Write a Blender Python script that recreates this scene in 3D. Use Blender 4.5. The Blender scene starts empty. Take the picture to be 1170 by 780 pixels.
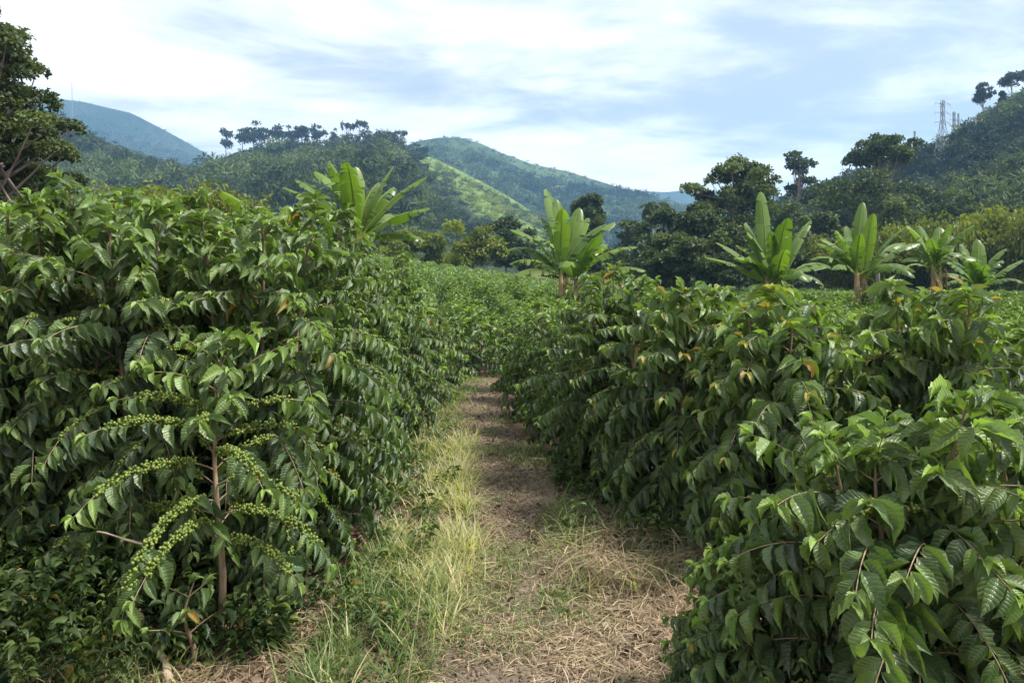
import bpy, math, numpy as np
from math import radians, pi, sin, cos, tan
R_ = np.random.default_rng(7)
scene = bpy.context.scene
COL = scene.collection

# ------------------------------------------------------------------ camera
F = 820.0; HY = 320.0; CX = 585.0; EYE = 1.9        # focal length and horizon in photo pixels, eye height in metres
cam = bpy.data.cameras.new('camera'); cam.sensor_width = 36; cam.lens = 36*F/1170
cam.shift_y = -(390-HY)/1170; cam.clip_end = 20000; cam.clip_start = 0.05
co = bpy.data.objects.new('camera', cam); COL.objects.link(co)
co.location = (0, 0, EYE); co.rotation_euler = (radians(90), 0, 0); scene.camera = co
def P(px, py, Y): return np.array([(px-CX)/F*Y, Y, EYE+(HY-py)/F*Y])

# ------------------------------------------------------------------ materials
def mat(name):
    m = bpy.data.materials.new(name); m.use_nodes = True
    nt = m.node_tree; nt.nodes.clear()
    return m, nt
class G:
    """tiny node-graph helper"""
    def __init__(s, nt): s.nt = nt
    def n(s, t, **k):
        x = s.nt.nodes.new(t)
        for a, b in k.items(): setattr(x, a, b)
        return x
    def set(s, sock, v):
        if isinstance(v, bpy.types.NodeSocket): s.nt.links.new(v, sock)
        elif v is not None:
            sock.default_value = v
    def math(s, op, a, b=None, c=None, clamp=False):
        x = s.n('ShaderNodeMath', operation=op); x.use_clamp = clamp
        for i, v in enumerate((a, b, c)):
            if v is not None: s.set(x.inputs[i], v)
        return x.outputs[0]
    def mix(s, f, a, b):
        x = s.n('ShaderNodeMix', data_type='RGBA'); s.set(x.inputs[0], f)
        s.set(x.inputs[6], a if isinstance(a, bpy.types.NodeSocket) else (*a, 1)); s.set(x.inputs[7], b if isinstance(b, bpy.types.NodeSocket) else (*b, 1))
        return x.outputs[2]
    def mul(s, col, f):
        x = s.n('ShaderNodeVectorMath', operation='SCALE'); s.set(x.inputs[0], col); s.set(x.inputs[3], f); return x.outputs[0]
    def noise(s, vec, scale, detail=3, rough=.55, dist=0):
        x = s.n('ShaderNodeTexNoise'); s.set(x.inputs['Vector'], vec); x.inputs['Scale'].default_value = scale
        x.inputs['Detail'].default_value = detail; x.inputs['Roughness'].default_value = rough; x.inputs['Distortion'].default_value = dist
        return x.outputs[0]
    def ramp(s, f, a, b):
        x = s.n('ShaderNodeMapRange', interpolation_type='SMOOTHSTEP'); s.set(x.inputs[0], f); x.inputs[1].default_value = a; x.inputs[2].default_value = b
        return x.outputs[0]
    def bump(s, h, strength, dist):
        x = s.n('ShaderNodeBump'); s.set(x.inputs['Height'], h); x.inputs['Strength'].default_value = strength; x.inputs['Distance'].default_value = dist
        return x.outputs[0]
    def geo(s): return s.n('ShaderNodeNewGeometry').outputs
    def out(s, sh):
        o = s.n('ShaderNodeOutputMaterial'); s.nt.links.new(sh, o.inputs['Surface'])
    def pbr(s, col, rough=.6, spec=.5, normal=None):
        x = s.n('ShaderNodeBsdfPrincipled'); s.set(x.inputs['Base Color'], col if isinstance(col, bpy.types.NodeSocket) else (*col, 1))
        s.set(x.inputs['Roughness'], rough); s.set(x.inputs['Specular IOR Level'], spec)
        if normal is not None: s.set(x.inputs['Normal'], normal)
        return x.outputs[0]

def leaf_mat(name, dark, young, dry, rough=.4, spec=.5, trans=.3, veins=None, transcol=1.6, back=1.25):
    """tint attribute: r = youth of the leaf, g = random per leaf, b = dryness of the leaf"""
    m, nt = mat(name); g = G(nt)
    at = g.n('ShaderNodeAttribute', attribute_name='tint'); sp = g.n('ShaderNodeSeparateColor'); nt.links.new(at.outputs['Color'], sp.inputs[0])
    r, q, b = sp.outputs
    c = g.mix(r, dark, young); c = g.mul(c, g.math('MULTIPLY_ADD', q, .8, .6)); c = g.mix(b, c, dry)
    nrm = None; rg = rough
    if veins:
        uv = g.n('ShaderNodeTexCoord').outputs['UV']; s2 = g.n('ShaderNodeSeparateXYZ'); nt.links.new(uv, s2.inputs[0])
        u = g.math('ABSOLUTE', g.math('SUBTRACT', s2.outputs[0], .5)); v = s2.outputs[1]
        ph = g.math('MULTIPLY', g.math('SUBTRACT', g.math('MULTIPLY', v, 9.5), g.math('MULTIPLY', u, 3.2)), 2*pi)
        wv = g.math('POWER', g.math('MULTIPLY_ADD', g.math('COSINE', ph), .5, .5), 3)       # 1 on a side vein
        mid = g.ramp(u, .035, .008)
        c = g.mix(g.math('MULTIPLY', g.math('MAXIMUM', mid, g.math('MULTIPLY', wv, .35)), .45), c, young)
        pos = g.geo()[0]
        bl = g.noise(pos, 60, 2)
        c = g.mix(g.math('MULTIPLY', g.ramp(g.noise(pos, 38, 3, .7), .61, .72), .65), c, (.18, .13, .035))
        c = g.mix(g.math('MULTIPLY', g.ramp(g.noise(pos, 9, 3), .4, .7), .12), c, (.20, .23, .15))
        h = g.math('SUBTRACT', g.math('MULTIPLY', bl, .3), g.math('MAXIMUM', wv, g.math('MULTIPLY', mid, 1.5)))
        nrm = g.bump(h, veins, .004)
        rg = g.math('MULTIPLY_ADD', g.noise(pos, 35, 2), .25, rough-.12)
    bf = g.geo()[6]
    cb = g.mix(bf, c, g.mul(c, back))
    rg2 = g.math('MAXIMUM', rg, g.math('MULTIPLY', bf, .65))
    d = g.pbr(cb, rg2, spec, nrm)
    t = g.n('ShaderNodeBsdfTranslucent'); tc = g.n('ShaderNodeVectorMath', operation='MULTIPLY')
    nt.links.new(c, tc.inputs[0]); tc.inputs[1].default_value = (1.9*transcol/1.6, 2.1*transcol/1.6, .7*transcol/1.6); nt.links.new(tc.outputs[0], t.inputs[0])
    mx = g.n('ShaderNodeMixShader'); mx.inputs[0].default_value = trans; nt.links.new(d, mx.inputs[1]); nt.links.new(t.outputs[0], mx.inputs[2])
    g.out(mx.outputs[0]); return m

def bark_mat(name, a, b, scale=30, stretch=.3):
    m, nt = mat(name); g = G(nt)
    tc = g.n('ShaderNodeTexCoord').outputs['Object']; mp = g.n('ShaderNodeMapping'); mp.inputs['Scale'].default_value = (1, 1, stretch); nt.links.new(tc, mp.inputs[0])
    n = g.noise(mp.outputs[0], scale, 4, .65); n2 = g.noise(tc, scale/6, 2)
    c = g.mix(g.ramp(g.math('MULTIPLY_ADD', n2, .5, g.math('MULTIPLY', n, .5)), .35, .65), a, b)
    g.out(g.pbr(c, .85, .2, g.bump(n, .6, .01))); return m

def plain_mat(name, a, b=None, scale=5, rough=.6, spec=.4, metal=0):
    m, nt = mat(name); g = G(nt); b = b or a
    n = g.noise(g.n('ShaderNodeTexCoord').outputs['Object'], scale, 4)
    x = g.pbr(g.mix(g.ramp(n, .3, .7), a, b), rough, spec, g.bump(n, .2, .01)); x.node.inputs['Metallic'].default_value = metal; g.out(x); return m

M = {}
M['coffee'] = leaf_mat('coffee leaf', (.030, .062, .030), (.175, .265, .055), (.42, .22, .03), rough=.42, spec=.6, trans=.24, veins=.4)
M['coffee_far'] = leaf_mat('coffee leaf far', (.034, .066, .029), (.185, .27, .055), (.38, .22, .04), rough=.46, spec=.5, trans=.28)
M['banana'] = leaf_mat('banana leaf', (.05, .10, .02), (.16, .24, .035), (.30, .20, .09), rough=.38, spec=.5, trans=.34)
M['tree'] = leaf_mat('tree leaf', (.028, .046, .020), (.115, .145, .042), (.22, .12, .05), rough=.55, spec=.3, trans=.25)
M['bamboo'] = leaf_mat('bamboo leaf', (.06, .085, .014), (.17, .19, .03), (.3, .22, .06), rough=.5, spec=.3, trans=.35)
M['hill'] = leaf_mat('hillside foliage', (.016, .031, .015), (.080, .105, .035), (.25, .2, .1), rough=.6, spec=.2, trans=.2)
M['grass'] = leaf_mat('grass blade', (.06, .115, .025), (.25, .30, .12), (.58, .49, .31), rough=.5, spec=.3, trans=.35)
M['weed'] = leaf_mat('weed leaf', (.024, .048, .014), (.10, .15, .03), (.3, .2, .05), rough=.5, spec=.35, trans=.25)
M['straw'] = leaf_mat('dry straw', (.26, .19, .12), (.48, .39, .26), (.13, .085, .055), rough=.75, spec=.15, trans=.1)
M['litter'] = leaf_mat('fallen leaf', (.12, .08, .05), (.27, .20, .14), (.07, .045, .03), rough=.75, spec=.15, trans=.05)
M['bark'] = bark_mat('coffee bark', (.16, .105, .065), (.34, .26, .18), 40)
M['twig'] = bark_mat('green twig', (.10, .12, .04), (.20, .19, .08), 30)
M['trunk'] = bark_mat('tree bark', (.10, .08, .06), (.27, .23, .19), 3)
M['palebark'] = bark_mat('pale bark', (.30, .27, .23), (.5, .46, .4), 3)
M['stem'] = bark_mat('banana stem', (.16, .10, .05), (.40, .30, .16), 8, .15)
M['deadwood'] = bark_mat('dead wood', (.28, .21, .15), (.46, .38, .29), 30, .1)
M['steel'] = plain_mat('galvanised steel', (.34, .36, .38), (.26, .28, .30), 2, .5, .5, .6)
M['wood'] = plain_mat('grey post wood', (.36, .34, .30), (.22, .20, .18), 6, .9)
def berry_mat():
    m, nt = mat('green coffee cherry'); g = G(nt)
    at = g.n('ShaderNodeAttribute', attribute_name='tint'); sp = g.n('ShaderNodeSeparateColor'); nt.links.new(at.outputs['Color'], sp.inputs[0])
    c = g.mix(sp.outputs[1], (.055, .105, .014), (.19, .24, .035)); x = g.pbr(c, .32, .5)
    x.node.inputs['Subsurface Weight'].default_value = 0
    g.out(x); return m
M['berry'] = berry_mat()

# ------------------------------------------------------------------ mesh building
def quads(name, v, f, uv=None, tint=None, m=None, smooth=True):
    me = bpy.data.meshes.new(name); v = np.asarray(v, np.float32); f = np.asarray(f, np.int32); k = f.shape[1]
    me.vertices.add(len(v)); me.vertices.foreach_set('co', v.ravel())
    me.loops.add(f.size); me.loops.foreach_set('vertex_index', f.ravel())
    me.polygons.add(len(f)); me.polygons.foreach_set('loop_start', np.arange(0, f.size, k, dtype=np.int32))
    me.update(calc_edges=True)
    me.polygons.foreach_set('use_smooth', np.full(len(f), smooth))
    if uv is not None:
        l = me.uv_layers.new(name='uv'); l.data.foreach_set('uv', np.asarray(uv, np.float32)[f.ravel()].ravel())
    if tint is not None:
        a = me.attributes.new('tint', 'FLOAT_COLOR', 'POINT'); t = np.ones((len(v), 4), np.float32); t[:, :3] = tint
        a.data.foreach_set('color', t.ravel())
    if m: me.materials.append(m)
    return me
def obj(name, me, parent=None, **props):
    o = bpy.data.objects.new(name, me); COL.objects.link(o)
    if parent is not None: o.parent = parent
    for k, v in props.items(): o[k] = v
    return o
def thing(name, loc, label, cat, group=None, rz=0, sc=1):
    o = bpy.data.objects.new(name, None); COL.objects.link(o); o.empty_display_size = .2
    o.location = tuple(float(a) for a in loc); o.rotation_euler = (0, 0, rz)
    o.scale = (sc, sc, sc) if np.isscalar(sc) else sc
    o['label'] = label; o['category'] = cat
    if group: o['group'] = group
    return o
def dup(root, loc, label, group=None, rz=0, sc=1):
    r = root.copy(); COL.objects.link(r); r.location = tuple(float(a) for a in loc); r.rotation_euler = (0, 0, rz)
    r.scale = (sc, sc, sc) if np.isscalar(sc) else sc
    r['label'] = label
    if group: r['group'] = group
    for ch in list(root.children):
        c = ch.copy(); COL.objects.link(c); c.parent = r
        for q in ch.children:
            d = q.copy(); COL.objects.link(d); d.parent = c
    return r
def nrm(a): return a/np.maximum(np.linalg.norm(a, axis=-1, keepdims=True), 1e-9)

class Bag:
    """collects instances of quad templates, then becomes one mesh"""
    def __init__(s): s.v = []; s.f = []; s.uv = []; s.t = []; s.n = 0
    def add(s, tv, tf, tuv, org, d, n, sl, sw, tint):
        """template verts (k,3) with x = width, y = length, z = normal; org,d,n (m,3); sl,sw (m,); tint (m,3)"""
        m = len(org)
        if m == 0: return
        d = nrm(d); x = nrm(np.cross(d, n)); n = np.cross(x, d)
        sl = np.broadcast_to(sl, m)[:, None, None]; sw = np.broadcast_to(sw, m)[:, None, None]
        V = org[:, None]+tv[None, :, 0:1]*sw*x[:, None]+tv[None, :, 1:2]*sl*d[:, None]+tv[None, :, 2:3]*sl*n[:, None]
        k = len(tv); s.v.append(V.reshape(-1, 3)); s.f.append((tf[None]+(np.arange(m)*k)[:, None, None]+s.n).reshape(-1, tf.shape[1]))
        s.uv.append(np.tile(tuv, (m, 1))); s.t.append(np.repeat(tint, k, axis=0)); s.n += m*k
    def raw(s, v, f, uv=None, tint=(0, .5, 0)):
        s.v.append(v); s.f.append(f+s.n); s.uv.append(np.zeros((len(v), 2)) if uv is None else uv)
        s.t.append(np.broadcast_to(np.array(tint, float), (len(v), 3))); s.n += len(v)
    def mesh(s, name, m, smooth=True):
        return quads(name, np.concatenate(s.v), np.concatenate(s.f), np.concatenate(s.uv), np.concatenate(s.t), m, smooth)

def leaf_template(nl, nw, bend=.35, wave=.03, fold=.12, kind='coffee', seed=0, twist=0):
    """unit length leaf; half width 1 at widest; x in -1..1"""
    r = np.random.default_rng(seed); ts = np.linspace(0, 1, nl+1); us = np.linspace(-1, 1, nw+1)
    if kind == 'coffee':
        w = np.sin(pi*np.clip(ts, 0, 1)**.82)**.85; w = w*(1-.35*ts**4); w[0] = .05; w[-1] = .02
        if nl >= 6: w[-2] *= .75
    elif kind == 'blade': w = (1-ts**1.6)*.95+.05; w[0] = .7
    else: w = np.clip(np.sin(pi*(ts*.94+.03))**.5, .08, 1)
    ph = r.uniform(0, 6, 2); V = []; UV = []
    ang = np.cumsum(np.r_[0, np.full(nl, bend*2/nl)*np.linspace(.5, 1.5, nl)]); yy = np.r_[0, np.cumsum(np.cos(ang[:-1]))/nl]; zz = -np.r_[0, np.cumsum(np.sin(ang[:-1]))/nl]
    for i, t in enumerate(ts):
        for u in us:
            z = zz[i]+abs(u)*fold*w[i]*.25+wave*abs(u)**1.5*w[i]*sin(t*19+ph[0 if u < 0 else 1])
            x = u*w[i]; tw = twist*t
            V.append((x*cos(tw), yy[i], z+x*sin(tw)*.2)); UV.append((u/2+.5, t))
    V = np.array(V); c = nw+1
    Fq = np.array([(i*c+j, i*c+j+1, (i+1)*c+j+1, (i+1)*c+j) for i in range(nl) for j in range(nw)])
    return V, Fq, np.array(UV)
HI = [leaf_template(8, 4, b, .055, f, seed=k, twist=tw) for k, (b, f, tw) in enumerate([(.25, 1.0, .3), (.5, .8, -.4), (.75, .5, .5), (.4, 1.3, -.8), (.95, .8, .2)])]
MD = [leaf_template(4, 2, b, .0, f, seed=k) for k, (b, f) in enumerate([(.3, 1.0), (.6, .8), (.9, .6)])]
LO = [leaf_template(2, 2, b, .0, f, seed=k) for k, (b, f) in enumerate([(.3, 1.2), (.7, .8)])]
CARD = [leaf_template(1, 1, 0, 0, 0, 'card')]

def tube(pts, rad, seg=6):
    pts = np.asarray(pts, float); n = len(pts); rad = np.broadcast_to(rad, n)
    d = nrm(np.gradient(pts, axis=0)); ref = np.array([.13, .97, .2]) if abs(d[0][2]) > .7 else np.array([0, 0, 1.])
    x = nrm(np.cross(d, ref)); y = np.cross(d, x); a = np.arange(seg)/seg*2*pi
    V = (pts[:, None]+rad[:, None, None]*(np.cos(a)[None, :, None]*x[:, None]+np.sin(a)[None, :, None]*y[:, None])).reshape(-1, 3)
    Fq = np.array([(i*seg+j, i*seg+(j+1) % seg, (i+1)*seg+(j+1) % seg, (i+1)*seg+j) for i in range(n-1) for j in range(seg)])
    return V, Fq
def sphere_t():
    """small cube-sphere, 24 quads"""
    V = []; Fq = []
    for ax in range(3):
        for sg in (-1, 1):
            b = len(V)
            for i in range(3):
                for j in range(3):
                    p = [0, 0, 0]; p[ax] = sg; p[(ax+1) % 3] = (i-1)*sg; p[(ax+2) % 3] = j-1; V.append(p)
            for i in range(2):
                for j in range(2): Fq.append((b+i*3+j, b+(i+1)*3+j, b+(i+1)*3+j+1, b+i*3+j+1))
    V = nrm(np.array(V, float)); key = {}; idx = []
    U = []
    for p in V:
        k = tuple(np.round(p, 4))
        if k not in key: key[k] = len(U); U.append(p)
        idx.append(key[k])
    return np.array(U), np.array(idx)[np.array(Fq)], np.zeros((len(U), 2))
SPH = sphere_t()

# ------------------------------------------------------------------ coffee shrubs
def coffee_meshes(seed, H, Rr, lod, leaf=.15, nstem=3, berries=.4, young=.25, orange=0., droop=1., step=.085, low=.1, bare=.35, spread=.22):
    r = np.random.default_rng(seed); wood = Bag(); fol = Bag(); ber = Bag()
    T = {2: HI, 1: MD, 0: LO}[lod]
    LO_, D_, N_, S_, W_, T_ = [], [], [], [], [], []; B_, BR = [], []
    seg = {2: 6, 1: 4, 0: 3}[lod]; lstep = {2: .047, 1: .07, 0: .10}[lod]
    for s in range(nstem):
        a0 = s/nstem*2*pi+r.uniform(-.5, .5); rr = spread*r.uniform(.5, 1) if nstem > 1 else 0
        h = H*(r.uniform(.88, 1.0) if s else 1.0)
        k = np.linspace(0, 1, 9)
        pts = np.c_[cos(a0)*rr*(.3+1.1*k)+.02*np.sin(k*7+s), sin(a0)*rr*(.3+1.1*k)+.02*np.cos(k*6+s), k*h]
        V, Q = tube(pts, (.019*(1-k)+.004)*(.6+.25*H), max(4, seg)); wood.raw(V, Q)
        z = low*h+r.uniform(0, step); az = r.uniform(0, pi)
        while z < h*1.0:
            q = z/h; az += pi/2+r.uniform(-.35, .35)
            c = np.array([np.interp(q, k, pts[:, 0]), np.interp(q, k, pts[:, 1]), z])
            prof = (1-q)**.55*1.35 if q > .45 else .82+.35*q
            for sd in (0, 1):
                if r.random() < .06: continue
                L = max(.10, Rr*min(1.0, prof)*r.uniform(.72, 1.12))
                L -= rr*.5; L = max(L, .1)
                a = az+sd*pi+r.uniform(-.2, .2); e0 = radians(58 if q > .93 else 12+38*q)*r.uniform(.7, 1.2)
                dr = radians(38+30*r.random())*droop*min(1.4, L/.6)
                n = max(3, int(L/lstep)); ss = (np.arange(n)+.5)/n; e = e0-dr*ss
                aa = a+r.uniform(-.25, .25)*ss
                dv = np.c_[np.cos(e)*np.cos(aa), np.cos(e)*np.sin(aa), np.sin(e)]; pp = c+np.cumsum(dv*(L/n), axis=0)
                pp[:, 2] = np.maximum(pp[:, 2], .06)
                if lod > 0 or L > .5:
                    V, Q = tube(np.vstack([c, pp]), np.linspace(.0045, .0018, n+1)*(1 if lod == 2 else 1.3), 4 if lod == 2 else 3); wood.raw(V, Q, tint=(0, .5, 0))
                fb = (r.random() < berries) and .12 < q < .8
                b0 = bare*r.uniform(.5, 1.2) if q < .9 else 0
                for i in range(n):
                    t = ss[i]; side = np.array([-sin(aa[i]), cos(aa[i]), 0])
                    if fb and lod > 0 and .12 < t < .82:
                        nb = int(((40 if berries > .9 else 15) if lod == 2 else 5)*r.uniform(.4, 1.1))
                        o = nrm(r.normal(size=(nb, 3)))*r.uniform(.009, .029 if berries > .9 else .017, (nb, 1)); B_.append(pp[i]+o+dv[i]*r.uniform(-.021, .021, (nb, 1))); BR.append(r.uniform(.0062, .0082, nb)*(1 if lod == 2 else 1.4))
                    if t < b0 or (fb and t < .62): 
                        if r.random() > .34: continue
                    ag = max(0, (t-.72)/.28)
                    for u in (-1, 1):
                        if r.random() < .05: continue
                        g = r.uniform(.25, 1.1)*droop*(1-.5*max(0, q-.85)/.15)
                        d = .5*dv[i]+u*side*.85+np.array([0, 0, -g])+r.normal(size=3)*.14
                        nn = np.array([0, 0, 1.])*.75+.55*np.array([cos(aa[i]), sin(aa[i]), 0])+r.normal(size=3)*.22
                        l = leaf*r.uniform(.75, 1.15)*(1-.35*ag)*(1.6 if lod == 0 else 1.12 if lod == 1 else 1)
                        LO_.append(pp[i]+u*side*.006); D_.append(d); N_.append(nn); S_.append(l); W_.append(l*r.uniform(.155, .21)*(1.2 if lod == 0 else 1.08 if lod == 1 else 1))
                        tip = max(0, q-.72)*1.9
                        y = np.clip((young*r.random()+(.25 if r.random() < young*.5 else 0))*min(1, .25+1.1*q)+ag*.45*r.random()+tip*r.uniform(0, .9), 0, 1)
                        dry = 0.
                        if r.random() < .004: dry = r.uniform(.4, .9)
                        if orange and t > .86 and q > .6 and r.random() < orange*.5: dry = r.uniform(.05, .3); y = 1; l *= .6; S_[-1] = l; W_[-1] = l*.22
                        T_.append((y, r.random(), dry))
                # terminal pair, upright and light
                for u in (-1, 1):
                    side = np.array([-sin(aa[-1]), cos(aa[-1]), 0])
                    d = dv[-1]*1.0+u*side*.45+np.array([0, 0, .25+.3*r.random()]); l = leaf*r.uniform(.38, .6)*(1.5 if lod == 0 else 1)
                    LO_.append(pp[-1]); D_.append(d); N_.append(np.array([0, 0, 1.])+.3*dv[-1]); S_.append(l); W_.append(l*.19)
                    T_.append((np.clip(.3+young+r.uniform(0, .5), 0, 1), r.random(), (r.uniform(.2, .7) if orange and r.random() < orange*1.2 and q > .5 else 0)))
            z += step*r.uniform(.8, 1.25)
        # apex rosette
        top = pts[-1]
        for j in range(4):
            a = j*pi/2+r.uniform(-.3, .3); d = np.array([cos(a), sin(a), r.uniform(.1, .9)]); l = leaf*r.uniform(.5, .85)*(1.3 if lod == 0 else 1)
            LO_.append(top); D_.append(d); N_.append(np.array([0, 0, 1.])); S_.append(l); W_.append(l*.22); T_.append((r.uniform(.5, 1), r.random(), orange*.5 if r.random() < orange else 0))
    A = [np.array(x) for x in (LO_, D_, N_, S_, W_, T_)]
    A[0][:, 2] = np.maximum(A[0][:, 2], .08)
    which = r.integers(0, len(T), len(A[0]))
    for w in range(len(T)):
        i = which == w; fol.add(*T[w], A[0][i], A[1][i], A[2][i], A[3][i], A[4][i], A[5][i])
    nm = {2: 'near', 1: 'mid', 0: 'far'}[lod]
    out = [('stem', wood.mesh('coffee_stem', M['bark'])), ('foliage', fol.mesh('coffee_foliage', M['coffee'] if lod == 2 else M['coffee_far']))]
    if B_:
        b = np.concatenate(B_); br = np.concatenate(BR); nb = len(b); r.random()
        ber.add(*SPH, b, np.tile([0., 0, 1.], (nb, 1))+r.normal(size=(nb, 3))*.3, np.tile([0., 1., 0], (nb, 1)), br*1.1, br, np.c_[np.zeros(nb), r.random(nb), np.zeros(nb)])
        out.append(('coffee_cherries', ber.mesh('coffee_cherries', M['berry'])))
    return out
PARTS = {}
def shrub(key, loc, label, group=None, rz=0, sc=1):
    o = thing('coffee_shrub', loc, label, 'coffee shrub', group, rz, sc)
    for nm, me in PARTS[key]: obj(nm, me, o)
    return o

# ------------------------------------------------------------------ terrain
def smooth(a, b, x):
    t = np.clip((x-a)/(b-a), 0, 1); return t*t*(3-2*t)
def gz(x, y):
    x = np.asarray(x, float); y = np.asarray(y, float)
    s = x/np.maximum(y, 3)
    rise = np.interp(s, [-.8, -.35, -.18, 0, .16, .9], [4.2, 3.9, 3.0, 1.35, 0.0, 0.0])
    z = rise*smooth(13, 68, y)
    z = z+.02*np.sin(x*2.1+1.3*np.sin(y*1.7))*np.sin(y*2.7+x)+.012*np.sin(x*7.1+y*3)*np.cos(y*6.3-x*2)
    return z
def path_x(y): return np.interp(y, [2, 4, 6.2, 7, 8, 9.7, 13, 20], [.02, .0, -.0, -.05, -.16, -.34, -.62, -1.1])
def path_w(y): return np.interp(y, [2, 4.5, 5.5, 6.3, 8, 13, 20], [.75, .75, .6, .36, .27, .22, .2])
def axis(lo, hi, near, grow):
    a = [0.]; 
    while a[-1] < hi: a.append(a[-1]+max(near, (a[-1]-6)*grow))
    b = [0.]
    while b[-1] > lo: b.append(b[-1]-max(near, (-b[-1]-6)*grow))
    return np.array(sorted(set(a+b)))
def grid(xs, ys, zf, jit=0):
    Xg, Yg = np.meshgrid(xs, ys); Zg = zf(Xg, Yg); nx = len(xs)
    V = np.c_[Xg.ravel(), Yg.ravel(), Zg.ravel()]
    i, j = np.meshgrid(np.arange(len(ys)-1), np.arange(nx-1), indexing='ij'); b = (i*nx+j).ravel()
    return V, np.c_[b, b+1, b+nx+1, b+nx]

def ground_mats():
    m, nt = mat('plantation soil'); g = G(nt); pos = g.geo()[0]
    n1 = g.noise(pos, 1.3, 4, .6); n2 = g.noise(pos, 22, 4, .7); n3 = g.noise(pos, 90, 3, .7)
    c = g.mix(g.ramp(n2, .3, .7), (.075, .048, .034), (.19, .135, .09)); c = g.mix(g.ramp(n3, .55, .75), c, (.33, .26, .18))
    sep = g.n('ShaderNodeSeparateXYZ'); nt.links.new(pos, sep.inputs[0])
    gr = g.mix(n1, (.045, .075, .02), (.10, .12, .035)); c = g.mix(g.ramp(sep.outputs[1], 14, 30), c, gr)
    h = g.math('ADD', g.math('MULTIPLY', n2, .6), g.math('MULTIPLY', n3, .4))
    g.out(g.pbr(c, .92, .15, g.bump(h, .9, .03)))
    p, nt = mat('trodden earth'); g = G(nt); pos = g.geo()[0]
    n1 = g.noise(pos, 2.2, 4, .6); n2 = g.noise(pos, 28, 5, .7); n3 = g.noise(pos, 120, 3, .7)
    c = g.mix(g.ramp(n1, .35, .65), (.115, .088, .065), (.185, .148, .108)); c = g.mix(g.ramp(n2, .45, .75), c, (.27, .22, .16)); c = g.mix(g.ramp(n3, .6, .75), c, (.36, .31, .23))
    c = g.mix(g.math('MULTIPLY', g.ramp(n2, .45, .3), .6), c, (.09, .06, .045))
    g.out(g.pbr(c, .92, .15, g.bump(g.math('ADD', g.math('MULTIPLY', n2, .6), g.math('MULTIPLY', n3, .4)), .9, .025)))
    return m, p
MG, MP = ground_mats()
V, Q = grid(axis(-2500, 2500, .09, .09), axis(-50, 2400, .09, .07), gz)
obj('ground', quads('ground', V, Q, m=MG), kind='structure')
ys = np.arange(2.2, 15, .06); k = np.linspace(-1, 1, 25); V = []
for y in ys:
    e = 1+.12*sin(y*3.1)+.08*sin(y*7.7+1)
    xs = path_x(y)+path_w(y)*k*e; V.append(np.c_[xs, np.full(25, y), gz(xs, y)+.006-.02*(1-k**2)*0])
V = np.concatenate(V); b = (np.arange(len(ys)-1)[:, None]*25+np.arange(24)[None]).ravel()
obj('path', quads('path', V, np.c_[b, b+1, b+26, b+25], m=MP), kind='structure')

def hill_mat(name, a, b, c3, s, patch=None):
    m, nt = mat(name); g = G(nt); pos = g.geo()[0]
    n1 = g.noise(pos, s, 5, .65); n2 = g.noise(pos, s*7, 4, .7)
    c = g.mix(g.ramp(n1, .35, .62), a, b); c = g.mix(g.math('MULTIPLY', g.ramp(n2, .5, .8), .8), c, c3)
    if patch:
        sep = g.n('ShaderNodeSeparateXYZ'); nt.links.new(pos, sep.inputs[0])
    g.out(g.pbr(c, .95, .1, g.bump(g.math('ADD', n1, g.math('MULTIPLY', n2, .5)), 1, 3/s*.02))); return m
def fbm(x, y, seed=0):
    z = 0*x
    r = np.random.default_rng(seed)
    for o in range(5):
        f = 2.0**o; p = r.uniform(0, 6, 4); z = z+(np.sin(x*f+p[0]+1.7*np.sin(y*f*.8+p[1]))*np.cos(y*f*.9+p[2]+1.3*np.sin(x*f*.7+p[3])))/f
    return z
class Hill:
    """ridge whose crest follows sil [(px, py)...] at the distance yc; slopes down to y0 in front and y2 behind"""
    def __init__(s, sil, y0, yc, y2, rough, seed, base=-3, pw=1.0):
        s.sx = [a for a, b in sil]; s.sy = [b for a, b in sil]; s.y0, s.yc, s.y2, s.rough, s.seed, s.base, s.pw = y0, yc, y2, rough, seed, base, pw
    def z(s, x, y):
        px = x/y*F+CX; top = EYE+(HY-np.interp(px, s.sx, s.sy))/F*s.yc
        t = np.where(y < s.yc, np.clip((y-s.y0)/(s.yc-s.y0), 0, 1), np.clip((s.y2-y)/(s.y2-s.yc), 0, 1))
        t = t**s.pw; e = t*(1-t)*4
        return s.base+(top-s.base)*t+s.rough*fbm(x/(s.rough*9), y/(s.rough*9), s.seed)*np.clip(e+.12, 0, 1)
    def mesh(s, name, m, nx=220, ny=90):
        pxs = np.linspace(s.sx[0], s.sx[-1], nx); ys = np.r_[np.linspace(s.y0, s.yc, ny), np.linspace(s.yc, s.y2, 25)[1:]]
        PX, YY = np.meshgrid(pxs, ys); XX = (PX-CX)/F*YY; ZZ = s.z(XX, YY)
        V = np.c_[XX.ravel(), YY.ravel(), ZZ.ravel()]
        i, j = np.meshgrid(np.arange(len(ys)-1), np.arange(nx-1), indexing='ij'); b = (i*nx+j).ravel()
        return obj(name, quads(name, V, np.c_[b, b+1, b+nx+1, b+nx], m=m), kind='structure')
M['h_far'] = hill_mat('far ridge', (.015, .032, .02), (.035, .055, .03), (.07, .08, .05), .006)
M['h_mid'] = hill_mat('middle ridge', (.02, .042, .02), (.07, .11, .035), (.20, .19, .10), .014)
M['h_near'] = hill_mat('near ridge', (.016, .030, .013), (.035, .052, .02), (.085, .09, .04), .05)
M['h_spur'] = hill_mat('sunlit-tinted spur', (.055, .09, .025), (.16, .225, .045), (.05, .075, .02), .09)  # brighter greens than the other ridges: sunlight on the slope put into the colour
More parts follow.
